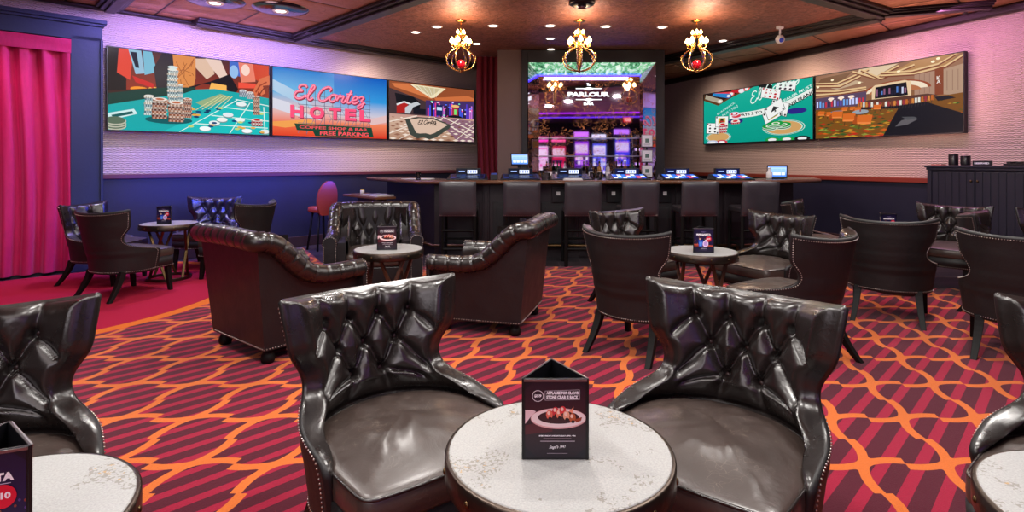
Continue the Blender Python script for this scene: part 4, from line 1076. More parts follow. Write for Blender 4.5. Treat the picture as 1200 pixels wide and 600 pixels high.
# stools
def make_stool():
    t=thing('bar_stool','x','stool')
    w=.455
    m=MB(); 
    def fb(u,v,o):
        x=(u-.5)*w; return (x,-.2+o*(.03*math.sqrt(max(0,1-(2*u-1)**6))*math.sqrt(max(0,1-(2*v-1)**6))+.012)-.05*v, .63+.43*v+.006*math.sin(pi*u)*v)
    m.grid(lambda u,v:fb(u,v,-1),20,14); m.grid(lambda u,v:fb(u,v,1),20,14,flip=True)
    # rim
    def rimp(k,n=60):
        q=k/n*4; 
        if q<1: return (q,0)
        if q<2: return (1,q-1)
        if q<3: return (3-q,1)
        return (0,4-q)
    n=60; vs=[]; 
    for k in range(n):
        u,v=rimp(k); vs+= [fb(u,v,-1),fb(u,v,1)]
    m.add(vs,[(2*k,2*k+1,(2*k+3)%(2*n),(2*k+2)%(2*n)) for k in range(n)],0,False)
    b=obj('backrest',m,M['leather_stool'],t)
    nm=nails([Vector((-w/2+.01,-.221,.645)),Vector((w/2-.01,-.221,.645))],.017,.0045,False); 
    obj('nailhead_trim',nm,M['nail'],b)
    s=MB(); s.box((0,.03,.70),(.44,.44,.09)); obj('seat',s,M['leather_stool'],t,.03,seg=3)
    for sx in (-1,1):
        for sy,y0 in ((-1,-.19),(1,.22)):
            q=MB(); q.tube([(sx*.20,y0,.67),(sx*.205,y0-.0,.0)],.024,4,sm=False,M=None); obj('leg',q,M['leg'],t)
    for (a,b_) in (((-.2,-.19,.22),(.2,-.19,.22)),((-.2,.22,.3),(.2,.22,.3)),((-.2,-.19,.26),(-.2,.22,.26)),((.2,-.19,.26),(.2,.22,.26)),((-.2,-.19,.45),(.2,-.19,.45))):
        q=MB(); q.tube([a,b_],.015,4,sm=False); obj('stretcher',q,M['leg'],t)
    return t
st=make_stool()
names=['leftmost of the six square backed bar stools','second square backed bar stool from the left','third square backed bar stool from the left','fourth square backed bar stool from the left','second square backed bar stool from the right','rightmost of the six square backed bar stools']
for px,lb in zip((537,611.5,682.5,749,818,888),names):
    place(st,(px-600)/F*6.9,7.06,0,lb,'dark leather bar stools along the bar')
# counter for lower seating, with round backed stool
sc=thing('side_counter','low brown topped counter at the left end of the bar','counter',(-1.95,7.95,0))
q=[(-2.53,8.3),(-1.74,7.35),(-1.5,7.62),(-2.2,8.7)]
q=[(-2.50,8.2),(-1.82,7.38),(-1.58,7.55),(-2.22,8.52)]
m=MB(); m.prism([(x+1.95,y-7.95) for x,y in q],.80,.83); obj('counter_top',m,M['barwood'],sc,.005)
m=MB(); m.prism([(x+1.95,y-7.95) for x,y in [(-2.30,8.25),(-1.85,7.62),(-1.74,7.7),(-2.19,8.35)]],0,.80); obj('support_panel',m,M['barfront'],sc,.004)
rs=thing('round_back_stool','rust coloured leather stool with a rounded back beside the low counter','stool',(-2.84,8.25,0),math.radians(50))
m=MB()
def frb(u,v,o):
    a=(u-.5)*2.2; h=.50*v; w=.16*math.sqrt(max(.0,1-((v-.45)/.56)**2)); x=w*(2*u-1); return (x,-.16+.5*x*x*2+o-.06*v,.52+h)
m.grid(lambda u,v:frb(u,v,-.02),18,20); m.grid(lambda u,v:frb(u,v,.02),18,20,flip=True)
for sd in (0,1): m.grid(lambda u,v:frb(sd,v,-.02+.04*u),3,20,flip=(sd==0))
obj('backrest',m,M['leather_red'],rs)
m=MB(); m.lathe([(.17,.56),(.19,.59),(.18,.64),(1e-5,.655)],28); obj('seat',m,M['leather_red'],rs)
for k in range(4):
    a=pi/4+k*pi/2; m=MB(); m.tube([(.12*math.cos(a),.12*math.sin(a),.56),(.2*math.cos(a),.2*math.sin(a),0)],.016,8); obj('leg',m,M['leg'],rs)
for i,(x,y,r_,lb) in enumerate(((-1.98,8.0,.9,'folded printed leaflet on the low counter'),(-1.82,7.76,.75,'stack of bluish leaflets on the low counter corner'))):
    p=Pic(.26,.18,.00005); p.rect(0,0,1,1,(200,200,220)); p.rect(.05,.1,.5,.9,(90,100,150)); p.rect(.55,.15,.95,.5,(60,50,70)); p.rect(.6,.7,.9,.8,(90,90,110))
    t=thing('leaflet',lb,'leaflet',(x,y,.8305),r_,'leaflets on the low counter'); m=MB(); m.box((0,0,.006),(.27,.19,.012)); obj('pages',m,M['white'],t); o=link('cover',p.mesh('cover',M['page']),t); o.rotation_euler=(-pi/2,0,0); o.location=(0,0,.0122)
t=thing('yellow_jar','small jar with a yellow lid on the low counter','jar',(-2.2,8.15,.8305)); m=MB(); m.lathe([(.03,0),(.032,.05),(.026,.06)],16); obj('jar_body',m,M['white'],t); m=MB(); m.lathe([(.028,.06),(.028,.075),(1e-5,.076)],16); obj('lid',m,mat('yellow_lid',(200,160,30),.4),t)

# gaming machines let into the bar top
def pic_slant(p,kind):
    p.rect(0,0,1,1,(20,30,70))
    rr=random.Random(kind)
    for k in range(7):
        for j in range(3):
            p.rect(.03+.137*k,.06+.3*j,.03+.137*k+.12,.06+.3*j+.25,rr.choice([(60,120,235),(235,240,255),(40,70,200),(210,220,250),(200,80,120),(90,160,240)] if kind>=3 else [(14,18,40),(26,40,90),(12,14,24),(30,44,70)]))
def make_machine(kind):
    t=thing('bar_gaming_machine','x','gaming machine')
    m=MB(); m.add([(-.27,-.16,0),(.27,-.16,0),(.27,.14,0),(-.27,.14,0),(-.27,-.16,.012),(.27,-.16,.012),(.25,.14,.075),(-.25,.14,.075)],[(3,2,1,0),(0,1,5,4),(1,2,6,5),(2,3,7,6),(3,0,4,7),(4,5,6,7)])
    obj('slanted_case',m,M['black'],t,.004)
    p=Pic(.46,.26,.00005); pic_slant(p,kind); o=link('screen',p.mesh('screen',M['smallscreen']),t); o.location=(0,-.012,.0455); o.rotation_euler=(-pi/2+math.atan2(.063,.3),0,0)
    m=MB(); m.box((0,.13,.105),(.34,.07,.10)); obj('header_box',m,M['black'],t,.006)
    p=Pic(.32,.08,.00005); p.rect(0,0,1,1,(14,20,60) if kind>=3 else (10,12,26)); p.rect(.46,.2,.88,.8,(225,232,250)); 
    for k in range(4): p.rect(.48+.1*k,.3,.54+.1*k,.7,(120,140,200))
    p.rect(.09,.55,.35,.66,(150,175,235))
    o=link('header_display',p.mesh('header_display',M['smallscreen'] if kind>=3 else M['smallscreen']),t,(0,.0945,.105))
    return t
ml=['dark gaming machine at the left end of the bar top','second dark gaming machine from the left on the bar top','third gaming machine from the left in front of the mirror','gaming machine with blue lit keys in front of the mirror','gaming machine with bright keys just right of the mirror','gaming machine with bright keys furthest right on the bar top']
mA=make_machine(1); mB=make_machine(4)
for k,(px,lb) in enumerate(zip((548,610,669,737,797,857),ml)):
    place(mA if k<3 else mB,(px-600)/F*7.5,7.53,0,lb,'gaming machines let into the bar top',1.0625)
# point of sale screens
def pos(x,y,z,rz,hgt,lb):
    t=thing('till_screen',lb,'till',(x,y,z),rz)
    m=MB(); m.box((0,.03,.01),(.2,.18,.02)); m.box((0,.05,hgt*.5),(.05,.04,hgt)); obj('stand',m,M['black'],t,.004)
    T=Matrix.Translation((0,0,hgt+.04))@Matrix.Rotation(-.45,4,'X'); m=MB(); m.box((0,0,0),(.27,.03,.2),0,0,T); obj('case',m,M['black'],t,.006)
    p=Pic(.24,.17,.00005); p.grad([(0,(60,120,220)),(.8,(170,205,250)),(1,(40,80,190))]); 
    for k in range(4): p.rect(.08+.22*k,.15,.26+.22*k,.4,(220,235,255)); p.rect(.08+.22*k,.5,.26+.22*k,.72,(140,185,245))
    o=link('display',p.mesh('display',M['smallscreen']),t); o.matrix_local=T@Matrix.Translation((0,-.016,0))
    return t
pos(.115,8.35,1.0,.1,.30,'tilted blue till screen behind the bar left of the mirror')
pos(3.80,7.95,1.0625,-.5,.06,'tilted white till screen at the right end of the bar')
pd=thing('bar_back_station','low black work station behind the bar under the till screen','cabinet',(.115,8.42,0)); m=MB(); m.box((0,0,.5),(.5,.4,1.0)); obj('cabinet_body',m,M['blackmatt'],pd,.006); m=MB(); m.box((0,-.205,.6),(.44,.015,.3)); obj('door',m,M['black'],pd,.003)
def small(name,cat,lb,loc,prof,m_,grp=None,extra=None):
    t=thing(name,lb,cat,loc,0,grp); m=MB(); m.lathe(prof,18); obj('body',m,m_,t)
    if extra: m=MB(); m.lathe(extra[0],14); obj('cap',m,extra[1],t)
    return t
small('dispenser_bottle','bottle','white bottle beside the till screen at the right end',(3.64,7.85,1.0625),[(.035,0),(.04,.02),(.04,.09),(.018,.12),(.016,.14)],M['white'],None,([(.02,.14),(.02,.16),(1e-5,.162)],M['white']))
glp=[(.028,0),(.034,.004),(.037,.1),(.034,.1),(.031,.008),(1e-5,.008)]
gl=['clear tumbler left of the black gaming machine at the mirror','clear tumbler further right beside the black gaming machine','clear tumbler behind the towels on the bar','clear tumbler just left of the blue lit gaming machine','clear tumbler on the left wing of the bar']
for k,(px,yy) in enumerate(((637.5,7.42),(641.5,7.32),(694,7.65),(703,7.6),(490,7.5))):
    o=MB(); o.lathe(glp,18,caps=False); o=obj('tumbler',o,M['glass'],None,0,((px-600)/F*yy,yy,1.0622)); tag(o,gl[k],'glass','tumblers on the bar top')
t=thing('folded_towel','white folded towel on the bar front below the mirror','towel',((671-600)/F*7.32,7.28,1.0622)); m=MB(); 
for k in range(3): m.box((0,0,.005+.008*k),(.25-.01*k,.12,.008))
obj('cloth_layers',m,M['white'],t,.003)
t=thing('paper_sheets','white printed sheets lying on the left wing of the bar','paper',(-1.3,7.68,1.0640),-.4); m=MB(); m.box((0,0,.003),(.42,.2,.006)); m.box((.1,.05,.008),(.2,.15,.004),0,.3); obj('sheets',m,M['white'],t)
t=thing('napkin_caddy','small black caddy with blue napkins beside the leftmost machine','caddy',((579-600)/F*7.5,7.5,1.0622)); m=MB(); m.box((0,0,.035),(.1,.09,.07)); obj('tray',m,M['black'],t,.004); m=MB(); m.box((0,-.01,.075),(.08,.06,.03)); obj('napkins',m,mat('blue_napkin',(60,80,170),.8),t)

# ------------------------------------------------------------------ bar back with antique mirror
bb=thing('mirrored_bar_back','tall antique mirror behind the bar with glowing white lettering','bar back',(1.2,9.3,0))
def B_(x,y,z): return (x-1.2,y-9.3,z)
m=MB()
X0,X1=-.24,2.55
ox0,ox1,oz=.27,2.39,2.955; ix0,ix1,iz=.46,2.18,2.79
# carcass: left pier, right pier, head, back
m.box(B_((X0+.17)/2-.0,9.75,1.6),(.17-X0,.9,3.2-.03)); obj('left_pier',m,M['plaster_dark'],bb,.004)
m=MB(); m.box(B_(.21,9.72,1.59),(.10,.95,3.16)); m.box(B_(2.47,9.72,1.59),(.15,.95,3.16)); m.box(B_((ox0+ox1)/2,9.72,(oz+3.17)/2),(ox1-ox0+.02,.95,3.17-oz)); m.box(B_((ox0+ox1)/2,10.0,1.55),(2.4,.3,3.1)); obj('dark_frame',m,M['blackmatt'],bb,.006)
zb=1.0
m=MB(); fy,by=9.22,9.46
m.add([B_(ox0,fy,zb),B_(ix0,by,zb),B_(ix0,by,iz),B_(ox0,fy,oz)],[(0,1,2,3)]); obj('side_mirror',m,M['mirror'],bb); m=MB(); m.add([B_(ox1,fy,zb),B_(ix1,by,zb),B_(ix1,by,iz),B_(ox1,fy,oz)],[(3,2,1,0)]); obj('side_mirror',m,M['mirror'],bb)
def greenglass():
    t=NT('glowing_green_glass'); n=t.noise(9,5,.7,None,1.5); c=t.ramp(n,[(.35,lin((24,80,50))),(.5,lin((110,190,140))),(.62,lin((225,250,235)))]); t.set(Base_Color=c,Roughness=.2,Emission_Strength=.9); t.l(c,t.b.inputs['Emission Color']); return t.m  # green marbling feeds both the base colour and the emission
m=MB(); m.add([B_(ox0,fy,oz),B_(ox1,fy,oz),B_(ix1,by,iz),B_(ix0,by,iz)],[(0,1,2,3)[::-1]]); obj('glowing_head_panel',m,greenglass(),bb,label='marbled green glowing glass panel')
m=MB(); m.box(B_((ix0+ix1)/2,by+.01,(zb+iz)/2),(ix1-ix0,.02,iz-zb)); obj('mirror_pane',m,M['mirror'],bb)
m=MB(); m.box(B_((ix0+ix1)/2,by-.012,iz-.012),(ix1-ix0,.02,.02)); ledm=mat('blue_led_strip',(60,60,255),.4,emit=((60,50,255),6)); obj('led_strip',m,ledm,bb)
for z in (1.70,1.40):
    m=MB(); m.box(B_((ix0+ix1)/2,by-.11,z),(ix1-ix0+.04,.2,.012)); obj('glass_shelf',m,M['glass'],bb)
    m=MB(); m.box(B_((ix0+ix1)/2,by-.215,z),(ix1-ix0+.04,.008,.016)); obj('shelf_edge',m,M['steel'],bb)
m=MB(); m.box(B_(1.33,9.0,.5),(2.3,.45,1.0)); obj('counter_cabinet',m,M['blackmatt'],bb,.006)
m=MB(); m.box(B_(1.33,8.98,1.015),(2.34,.5,.03)); obj('back_counter',m,M['barblack'],bb,.004)
# lettering standing on the mirror
let=MB(); LM=mat('lit_white_letters',(255,255,255),.3,emit=((235,255,250),1.6))
def solid_text(txt,cx,cz,h,w,bold=.03,y=by-.012,th=.01):
    vs,fs,asp=text_geo(txt,bold); w=w or asp*h; a=[B_(cx+(x-.5)*w,y,cz+(z-.5)*h) for x,z in vs]; b=[(p[0],p[1]+th,p[2]) for p in a]; n=len(a)
    ed={}
    for f in fs:
        for i in range(len(f)): 
            e_=(f[i],f[(i+1)%len(f)]); ed[e_]=1
    side=[(e_[1],e_[0],n+e_[0],n+e_[1]) for e_ in ed if (e_[1],e_[0]) not in ed]
    let.add(a+b,list(fs)+[tuple(n+i for i in f)[::-1] for f in fs]+side)
K=9.45/F; cx=(690-600)*K
def zy(y): return CH-(y-HY)*K
solid_text('The',cx,zy(99),.045,.07,.02); solid_text('PARLOUR',cx,zy(110.5),.075,.71,.04); solid_text('BAR',cx+.0,zy(121.3),.05,.17,.03)
for zz in (103.7,116.6):
    let.box(B_(cx,by-.008,zy(zz)),(.44,.008,.012)); let.add([B_(cx-.1,by-.013,zy(zz)),B_(cx,by-.013,zy(zz)-.03),B_(cx+.1,by-.013,zy(zz)),B_(cx,by-.013,zy(zz)+.022)],[(0,1,2,3)])
obj('lettering',let,LM,bb,label='glowing white sign lettering')
# bottles and papers on the back counter
bp_=[(.028,0),(.034,.004),(.034,.15),(.03,.18),(.012,.21),(.011,.26)]
cols=[(120,60,20),(30,70,40),(200,200,210),(90,30,20),(40,40,90),(180,130,60),(230,230,235),(60,20,50),(150,90,30),(30,90,60)]
pos_b=[(.62,'amber'),(.74,'dark green'),(.86,'clear'),(.98,'brown'),(1.28,'navy'),(1.42,'gold'),(1.56,'pale clear'),(1.70,'plum'),(1.84,'honey'),(1.96,'teal')]
b0=None
for k,((x,cn),c) in enumerate(zip(pos_b,cols)):
    t=thing('liquor_bottle','%s liquor bottle standing on the back counter below the mirror'%cn,'bottle',(x,9.02,1.0305),0,'liquor bottles on the back counter'); m=MB(); m.lathe(bp_,16); obj('bottle_body',m,mat('bottle_'+cn,c,.1,Transmission_Weight=.5),t); m=MB(); m.lathe([(.013,.255),(.013,.285),(1e-5,.286)],12); obj('cap',m,M['black'],t); m=MB(); m.lathe([(.0348,.05),(.0348,.12)],16,caps=False); obj('label_band',m,M['white'],t)
t=thing('notice_stand','slim black stand of three white notices at the right of the mirror','notice stand',(2.22,9.15,0)); m=MB(); m.box((0,.0,1.385),(.03,.03,.705)); obj('post',m,M['black'],t)
for z in (1.05,1.30,1.55):
    m=MB(); m.box((0,-.02,z-.004),(.2,.10,.008)); obj('ledge',m,M['black'],t)
    m=MB(); m.box((0,-.03,z+.10),(.18,.02,.2)); f=obj('notice_frame',m,M['steel'],t,.004)
    p=Pic(.16,.18,.00005); p.rect(0,0,1,1,(225,232,235)); p.rect(.3,.35,.7,.7,(90,120,110))
    for j in range(4): p.rect(.15,.08+.05*j,.85,.1+.05*j,(130,140,150))
    link('notice',p.mesh('notice',M['page']),f,(0,-.0415,z+.10))

# ------------------------------------------------------------------ chandeliers
def make_chandelier(ball,scale,name='chandelier'):
    t=thing(name,'x','chandelier')
    m=MB(); m.lathe([(.075,0),(.075,-.012),(.05,-.025),(.012,-.03)],28); obj('canopy',m,M['gold'],t)
    m=MB(); m.tube([(0,0,-.02),(0,0,-.17)],.006,8); m.sphere((0,0,-.16),.028,14,10); m.lathe([(.012,-.17),(.055,-.185),(.06,-.195),(.02,-.205),(.014,-.24)],18); obj('stem',m,M['gold'],t)
    prof=smooth([(.02,-.20),(.07,-.205),(.088,-.245),(.062,-.30),(.048,-.345),(.085,-.385),(.15,-.42),(.195,-.48),(.205,-.54),(.17,-.61),(.10,-.655),(.02,-.675)],4)
    for k in range(6):
        a=2*pi*k/6+.26; c,s_=math.cos(a),math.sin(a)
        m=MB(); m.tube([(r*c*scale,r*s_*scale,z) for r,z in prof],.0085,8); 
        m.tube([(r*c*scale,r*s_*scale,z) for r,z in smooth([(.085,-.385),(.125,-.36),(.125,-.345)],4)],.006,6)
        m.tube([(r*c*scale,r*s_*scale,z) for r,z in smooth([(.205,-.54),(.215,-.48),(.19,-.45),(.178,-.475)],4)],.005,6)
        arm=obj('arm',m,M['gold'],t)
        m=MB(); rr=.125*scale; m.lathe([(.018,-.345),(.02,-.335),(.011,-.33),(.011,-.31)],12,0,Matrix.Translation((rr*c,rr*s_,0))); obj('candle_cup',m,M['gold'],arm)
        m=MB(); m.lathe([(.008,-.31),(.028,-.295),(.034,-.278),(.02,-.25),(.002,-.225)],12,0,Matrix.Translation((rr*c,rr*s_,0))); obj('bulb',m,M['warmbulb'],arm)
        g=MB()
        for j in range(7):
            z=-.43-.03*j; r=np.interp(z,[p[1] for p in prof[::-1]],[p[0] for p in prof[::-1]])*scale-.016; g.sphere((r*c,r*s_,z),.008,6,4,j%2)
        obj('crystals',g,[M['glass'],mat('blue_crystal',(40,40,140),.1) if 'bc' not in M else M['bc']],arm)
    for k in range(4):
        a=pi/4+k*pi/2; m=MB(); m.lathe([(.006,-.185),(.02,-.17),(.021,-.155),(.002,-.125)],10,0,Matrix.Translation((.052*math.cos(a),.052*math.sin(a),0))); obj('small_bulb',m,M['warmbulb'],t)
    m=MB(); m.lathe([(.002,-.70),(.016,-.69),(.02,-.675),(.012,-.66)],14); obj('finial',m,M['gold'],t)
    if ball: m=MB(); m.sphere((0,0,-.585),.062,28,18); obj('glass_ball',m,M['redball'],t,label='glossy red glass ball')
    else:
        m=MB(); m.lathe([(.012,-.24),(.03,-.27),(.034,-.40),(.03,-.45),(.034,-.60),(.012,-.66)],12,0,None,False); obj('crystal_column',m,M['gold'],t)
        g=MB()
        for j in range(10):
            for k in range(8): g.sphere((.038*math.cos(k*pi/4),.038*math.sin(k*pi/4),-.28-.036*j),.009,6,4,0)
        obj('crystals',g,M['glass'],t)
    return t
M['bc']=mat('blue_crystal',(40,40,140),.1)
CY=7.35; GC='gold scroll chandeliers over the bar'
c0=make_chandelier(True,.93); c0.location=((540-600)/F*CY,CY,CZ-.0205); c0['label']='gold chandelier with red ball above the left end of the bar'; c0['group']=GC
dup(c0,((816.5-600)/F*CY,CY,CZ-.0205),.5,'gold chandelier with red ball on the right of the mirror',GC)
c1=make_chandelier(False,1.12); c1.location=((679-600)/F*CY,CY,CZ-.0205); c1.rotation_euler=(0,0,.26); c1['label']='gold chandelier with crystal column in front of the mirror'; c1['group']=GC
# ------------------------------------------------------------------ ceiling fittings
def make_down():
    t=thing('downlight','x','downlight'); m=MB(); m.lathe([(.052,.0),(.07,-.004),(.078,.0)],28,caps=False); m.lathe([(.078,0),(.078,.02)],28,caps=False); obj('trim_ring',m,M['white'],t)
    m=MB(); m.lathe([(1e-5,-.001),(.054,-.001)],28,caps=False); m.f=[f[::-1] for f in m.f]; obj('lens',m,M['lens'],t); return t
dl=make_down()
DLS=[(487,38,'downlight furthest left on the bronze field'),(512,31.6,'downlight just left of the left chandelier'),(578,30.4,'downlight right of the left chandelier'),(558.5,51.5,'downlight behind the left chandelier'),(644.6,30.4,'front downlight of the three left of the centre chandelier'),(645,45.4,'middle downlight of the three left of the centre chandelier'),(645.5,58,'rear downlight of the three left of the centre chandelier'),(710,31.3,'downlight right of the centre chandelier'),(776,32,'downlight left of the right chandelier'),(737,66,'downlight above the right part of the mirror'),(769,60,'downlight over the right corner of the mirror'),(847,48,'downlight right of the right chandelier'),(994,25,'downlight over the right wall screens')]
for px,y,lb in DLS:
    p=at(px,y,Z=CZ-.021); z=CZ-.0205
    # outside the bronze field the ceiling is a touch higher
    inside = all(( (CEN[(i+1)%5][0]-CEN[i][0])*(p.y-CEN[i][1])-(CEN[(i+1)%5][1]-CEN[i][1])*(p.x-CEN[i][0]) )>0 for i in range(5))
    place(dl,p.x,p.y,0,'small round white '+lb,'small recessed downlights',CZ-.0205 if inside else CZ-.0005)
def big_down(px,y,lb):
    p=at(px,y,Z=CZ-.01); t=thing('ring_downlight',lb,'ceiling light',(p.x,p.y,CZ),0,'dark disc ceiling lights')
    m=MB(); m.lathe([(1e-5,-.03),(.25,-.03),(.31,-.018),(.33,-.002)],48,caps=False); m.f=[f[::-1] for f in m.f]; obj('dark_disc',m,mat('smoked_disc',(30,20,20),.15),t)
    m=MB(); m.lathe([(.055,-.032),(.085,-.045),(.1,-.03)],28,caps=False); m.f=[f[::-1] for f in m.f]; obj('trim_ring',m,M['white'],t); m=MB(); m.lathe([(1e-5,-.034),(.06,-.034)],24,caps=False); m.f=[f[::-1] for f in m.f]; obj('lens',m,M['lens'],t)
big_down(329,11,'bright ceiling light in a dark disc over the left screens'); big_down(252,1.5,'ceiling light in a dark disc at the top edge left of centre')
p=at(682,3,Z=CZ-.03); t=thing('ceiling_speaker','black and white dome device on the ceiling at top centre','ceiling device',(p.x,p.y,CZ-.0205)); m=MB(); m.lathe([(.15,0),(.15,-.03),(.12,-.05),(.06,-.055)],28); obj('housing',m,M['black'],t); m=MB(); m.lathe([(.055,-.05),(.05,-.08),(1e-5,-.095)],20); m.f=[f[::-1] for f in m.f]; obj('lens_dome',m,M['steel'],t)
p=at(914,46,Z=CZ-.2); t=thing('camera_dome','round white security camera under the right ceiling','camera',(p.x,p.y,CZ-.0205)); m=MB(); m.lathe([(.05,0),(.05,-.03),(.012,-.04),(.012,-.13)],20); m.sphere((0,0,-.18),.06,20,14); obj('housing',m,M['white'],t); m=MB(); m.sphere((0,-.035,-.195),.035,16,10); obj('lens_dome',m,mat('blue_lens',(60,80,200),.1),t)
p=at(1131,14,Z=CZ-.05); t=thing('sprinkler','small dark sprinkler head near the right crown strip','sprinkler',(p.x,p.y,CZ)); m=MB(); m.lathe([(.04,0),(.035,-.01),(.012,-.02),(.012,-.06),(.03,-.065),(.03,-.07)],14); obj('head',m,M['black'],t)

# ------------------------------------------------------------------ cabinet at the right wall
d=(Vector(RB)-Vector(CORN)).normalized(); nrm=Vector((d.y,-d.x))
w0=Vector((RX(7.32),7.32)); cabw=1.10; cen=w0+d*(cabw/2)+nrm*.255
cab=thing('beadboard_cabinet','dark painted cabinet with two grooved doors against the right wall','cabinet',(cen.x,cen.y,0),math.atan2(d.y,d.x))
W2=cabw/2
m=MB(); m.box((0,.01,.63),(cabw-.04,.42,1.20)); m.box((0,.0,.05),(cabw-.02,.40,.1)); obj('body',m,M['navycab'],cab,.004)
m=MB(); m.box((0,0,1.245),(cabw+.03,.48,.03)); m.box((0,0,1.215),(cabw,.455,.03)); obj('top',m,M['navycab'],cab,.006)
for sg,lbk in ((-1,'left'),(1,'right')):
    dw=(cabw-.14)/2-.005; cx_=sg*(dw/2+.006)
    dr=MB(); dr.box((cx_,-.207,.65),(dw,.016,1.06)); np_=6
    for k in range(np_): dr.box((cx_-dw/2+dw*(k+.5)/np_,-.217,.65),(dw/np_-.012,.012,1.05))
    dd=obj('door',dr,M['navycab'],cab,.003)
    q=MB(); q.sphere((sg*.035,-.235,1.07),.014,12,8); q.box((sg*.035,-.225,1.07),(.008,.02,.008)); obj('knob',q,M['brass'],dd)
for sg in (-1,1): q=MB(); q.box((sg*(W2-.035),-.208,.65),(.05,.02,1.1)); obj('stile',q,M['navycab'],cab,.003)
cm=cab.matrix_world if False else Matrix.Translation((cen.x,cen.y,0))@Matrix.Rotation(math.atan2(d.y,d.x),4,'Z')
def oncab(x,y,z=1.2605): return tuple(cm@Vector((x,y,z)))
cr=math.atan2(d.y,d.x)
for x,yy,h,lb in ((-.36,.0,.14,'tall black canister on the cabinet, left one'),(-.24,.03,.12,'short black canister on the cabinet, right one')):
    t=thing('canister',lb,'canister',oncab(x,yy),cr,'black canisters on the cabinet'); m=MB(); m.lathe([(.05,0),(.052,.01),(.052,h-.02),(.046,h-.015)],20); obj('body',m,M['black'],t); m=MB(); m.lathe([(.052,h-.018),(.05,h),(1e-5,h+.004)],20); obj('lid',m,M['black'],t)
t=thing('reserved_sign','small black RESERVED sign standing on the cabinet','sign',oncab(-.03,-.02),cr); m=MB(); m.box((0,0,.028),(.2,.03,.056)); obj('block',m,M['black'],t,.003); p=Pic(.19,.05,.00005); p.rect(0,0,1,1,(14,14,26)); p.text('RESERVED',.5,.45,.42,(225,228,240),w=.82,bold=.05); link('sign_face',p.mesh('sign_face',M['page']),t,(0,-.0155,.028))
t=thing('remote_tray','black tray with small remotes on the right of the cabinet','tray',oncab(.34,0),cr); m=MB(); m.box((0,0,.012),(.26,.16,.024)); obj('tray',m,M['black'],t,.004)
for k in range(3): m=MB(); m.box((-.08+.08*k,-.01,.034),(.045,.12,.02),0,.2*k); obj('remote',m,M['blackmatt'],t,.004)
t=thing('coaster_stack','flat orange lit coasters beside the canisters','coaster',oncab(-.46,-.12),cr); m=MB(); m.box((0,0,.006),(.12,.1,.012)); obj('coasters',m,mat('pink_coaster',(200,120,110),.5),t)
# dark purple column at the right edge
m=MB(); m.box((0,0,CZ/2),(.3,.3,CZ-.01)); o=struct('column_right',m,mat('purple_column_paint',(70,40,92),.6),None,.01); o.location=(6.03,6.0,0); o.rotation_euler=(0,0,cr); o['label']='dark purple column at the right edge'

# ------------------------------------------------------------------ gaming floor behind the camera (seen in the mirror)
def slot(x,y,w,h,c1,c2,lb,seed):
    t=thing('slot_machine',lb,'slot machine',(x,y,0),pi,'slot machines reflected in the mirror')
    m=MB(); m.box((0,.1,.35),(w,.6,.7)); m.box((0,.15,h/2),(w*.96,.4,h)); m.add([(-w/2,-.2,.7),(w/2,-.2,.7),(w/2,.05,.86),(-w/2,.05,.86),(-w/2,.05,.7),(w/2,.05,.7)],[(0,1,2,3),(0,3,4),(1,5,2),(0,4,5,1)]); obj('cabinet',m,M['black'],t,.01)
    rr=random.Random(seed); p=Pic(w*.86,h*.56,.0003); p.rect(0,0,1,1,c1)
    for k in range(5):
        for j in range(4): p.rect(.05+.19*k,.04+.13*j,.21+.19*k,.14+.13*j,rr.choice([c2,(255,255,255),c1,(255,200,240),(40,20,90)]))
    p.rect(.06,.62,.94,.94,c2); p.rect(.12,.68,.88,.88,c1)
    for k in range(9): p.line([(.1+.1*k,.66),(.14+.1*k,.9)],.03,(255,235,255))
    link('screen',p.mesh('screen',vcol('machine_glow_%d'%seed,1.7)),t,(0,-.055,h*.64))
    m=MB(); m.box((0,.12,h+.1),(w*.9,.16,.2)); obj('topper',m,mat('topper_glow_%d'%seed,c2,.4,emit=(c2,2.0)),t,.02)
for a in ((1.15,-3.0,.62,2.1,(255,210,255),(255,60,190),'pink white slot machine furthest left in the mirror',1),(1.85,-3.0,.6,2.1,(200,20,70),(255,90,160),'red slot machine beside the pink one in the mirror',2),(2.75,-3.0,.62,2.3,(150,40,230),(210,120,255),'purple slot machine in the middle of the mirror',3),(3.45,-3.0,.6,2.2,(90,90,255),(230,235,255),'pale blue slot machine right of the purple one',4),(4.35,-3.0,.66,2.4,(60,60,240),(190,120,255),'blue slot machine at the right in the mirror',5),(5.1,-3.0,.6,2.1,(170,60,240),(240,230,255),'violet slot machine furthest right in the mirror',6)): slot(*a)
for k,(y,c,lb) in enumerate(((-2.2,(190,40,255),'purple light strip on the ceiling behind the camera'),(-4.2,(120,60,255),'violet light strip further back on the ceiling'))):
    t=thing('cove_strip',lb,'light strip',(2.5,y,CZ-.03),.12,'light strips on the rear ceiling'); m=MB(); m.box((0,0,0),(7,.12,.04)); obj('diffuser',m,mat('cove_glow_%d'%k,c,.4,emit=(c,3)),t); m=MB(); m.box((0,0,.02),(7.05,.18,.03)); obj('channel',m,M['black'],t)
t=thing('exit_sign','small red exit sign hanging from the rear ceiling, mirrored over the bar','sign',((735-600)/F*19.9,-1.0,2.72),pi); m=MB(); m.box((0,0,.1),(.3,.05,.2)); m.tube([(0,0,.2),(0,0,.48)],.01,6); obj('housing',m,M['black'],t); p=Pic(.28,.18,.0003); p.rect(0,0,1,1,(230,20,30)); p.text('EXIT',.5,.5,.6,(255,220,220),w=.8,bold=.03); link('sign_face',p.mesh('sign_face',vcol('exit_glow',2.0)),t,(0,-.026,.1))

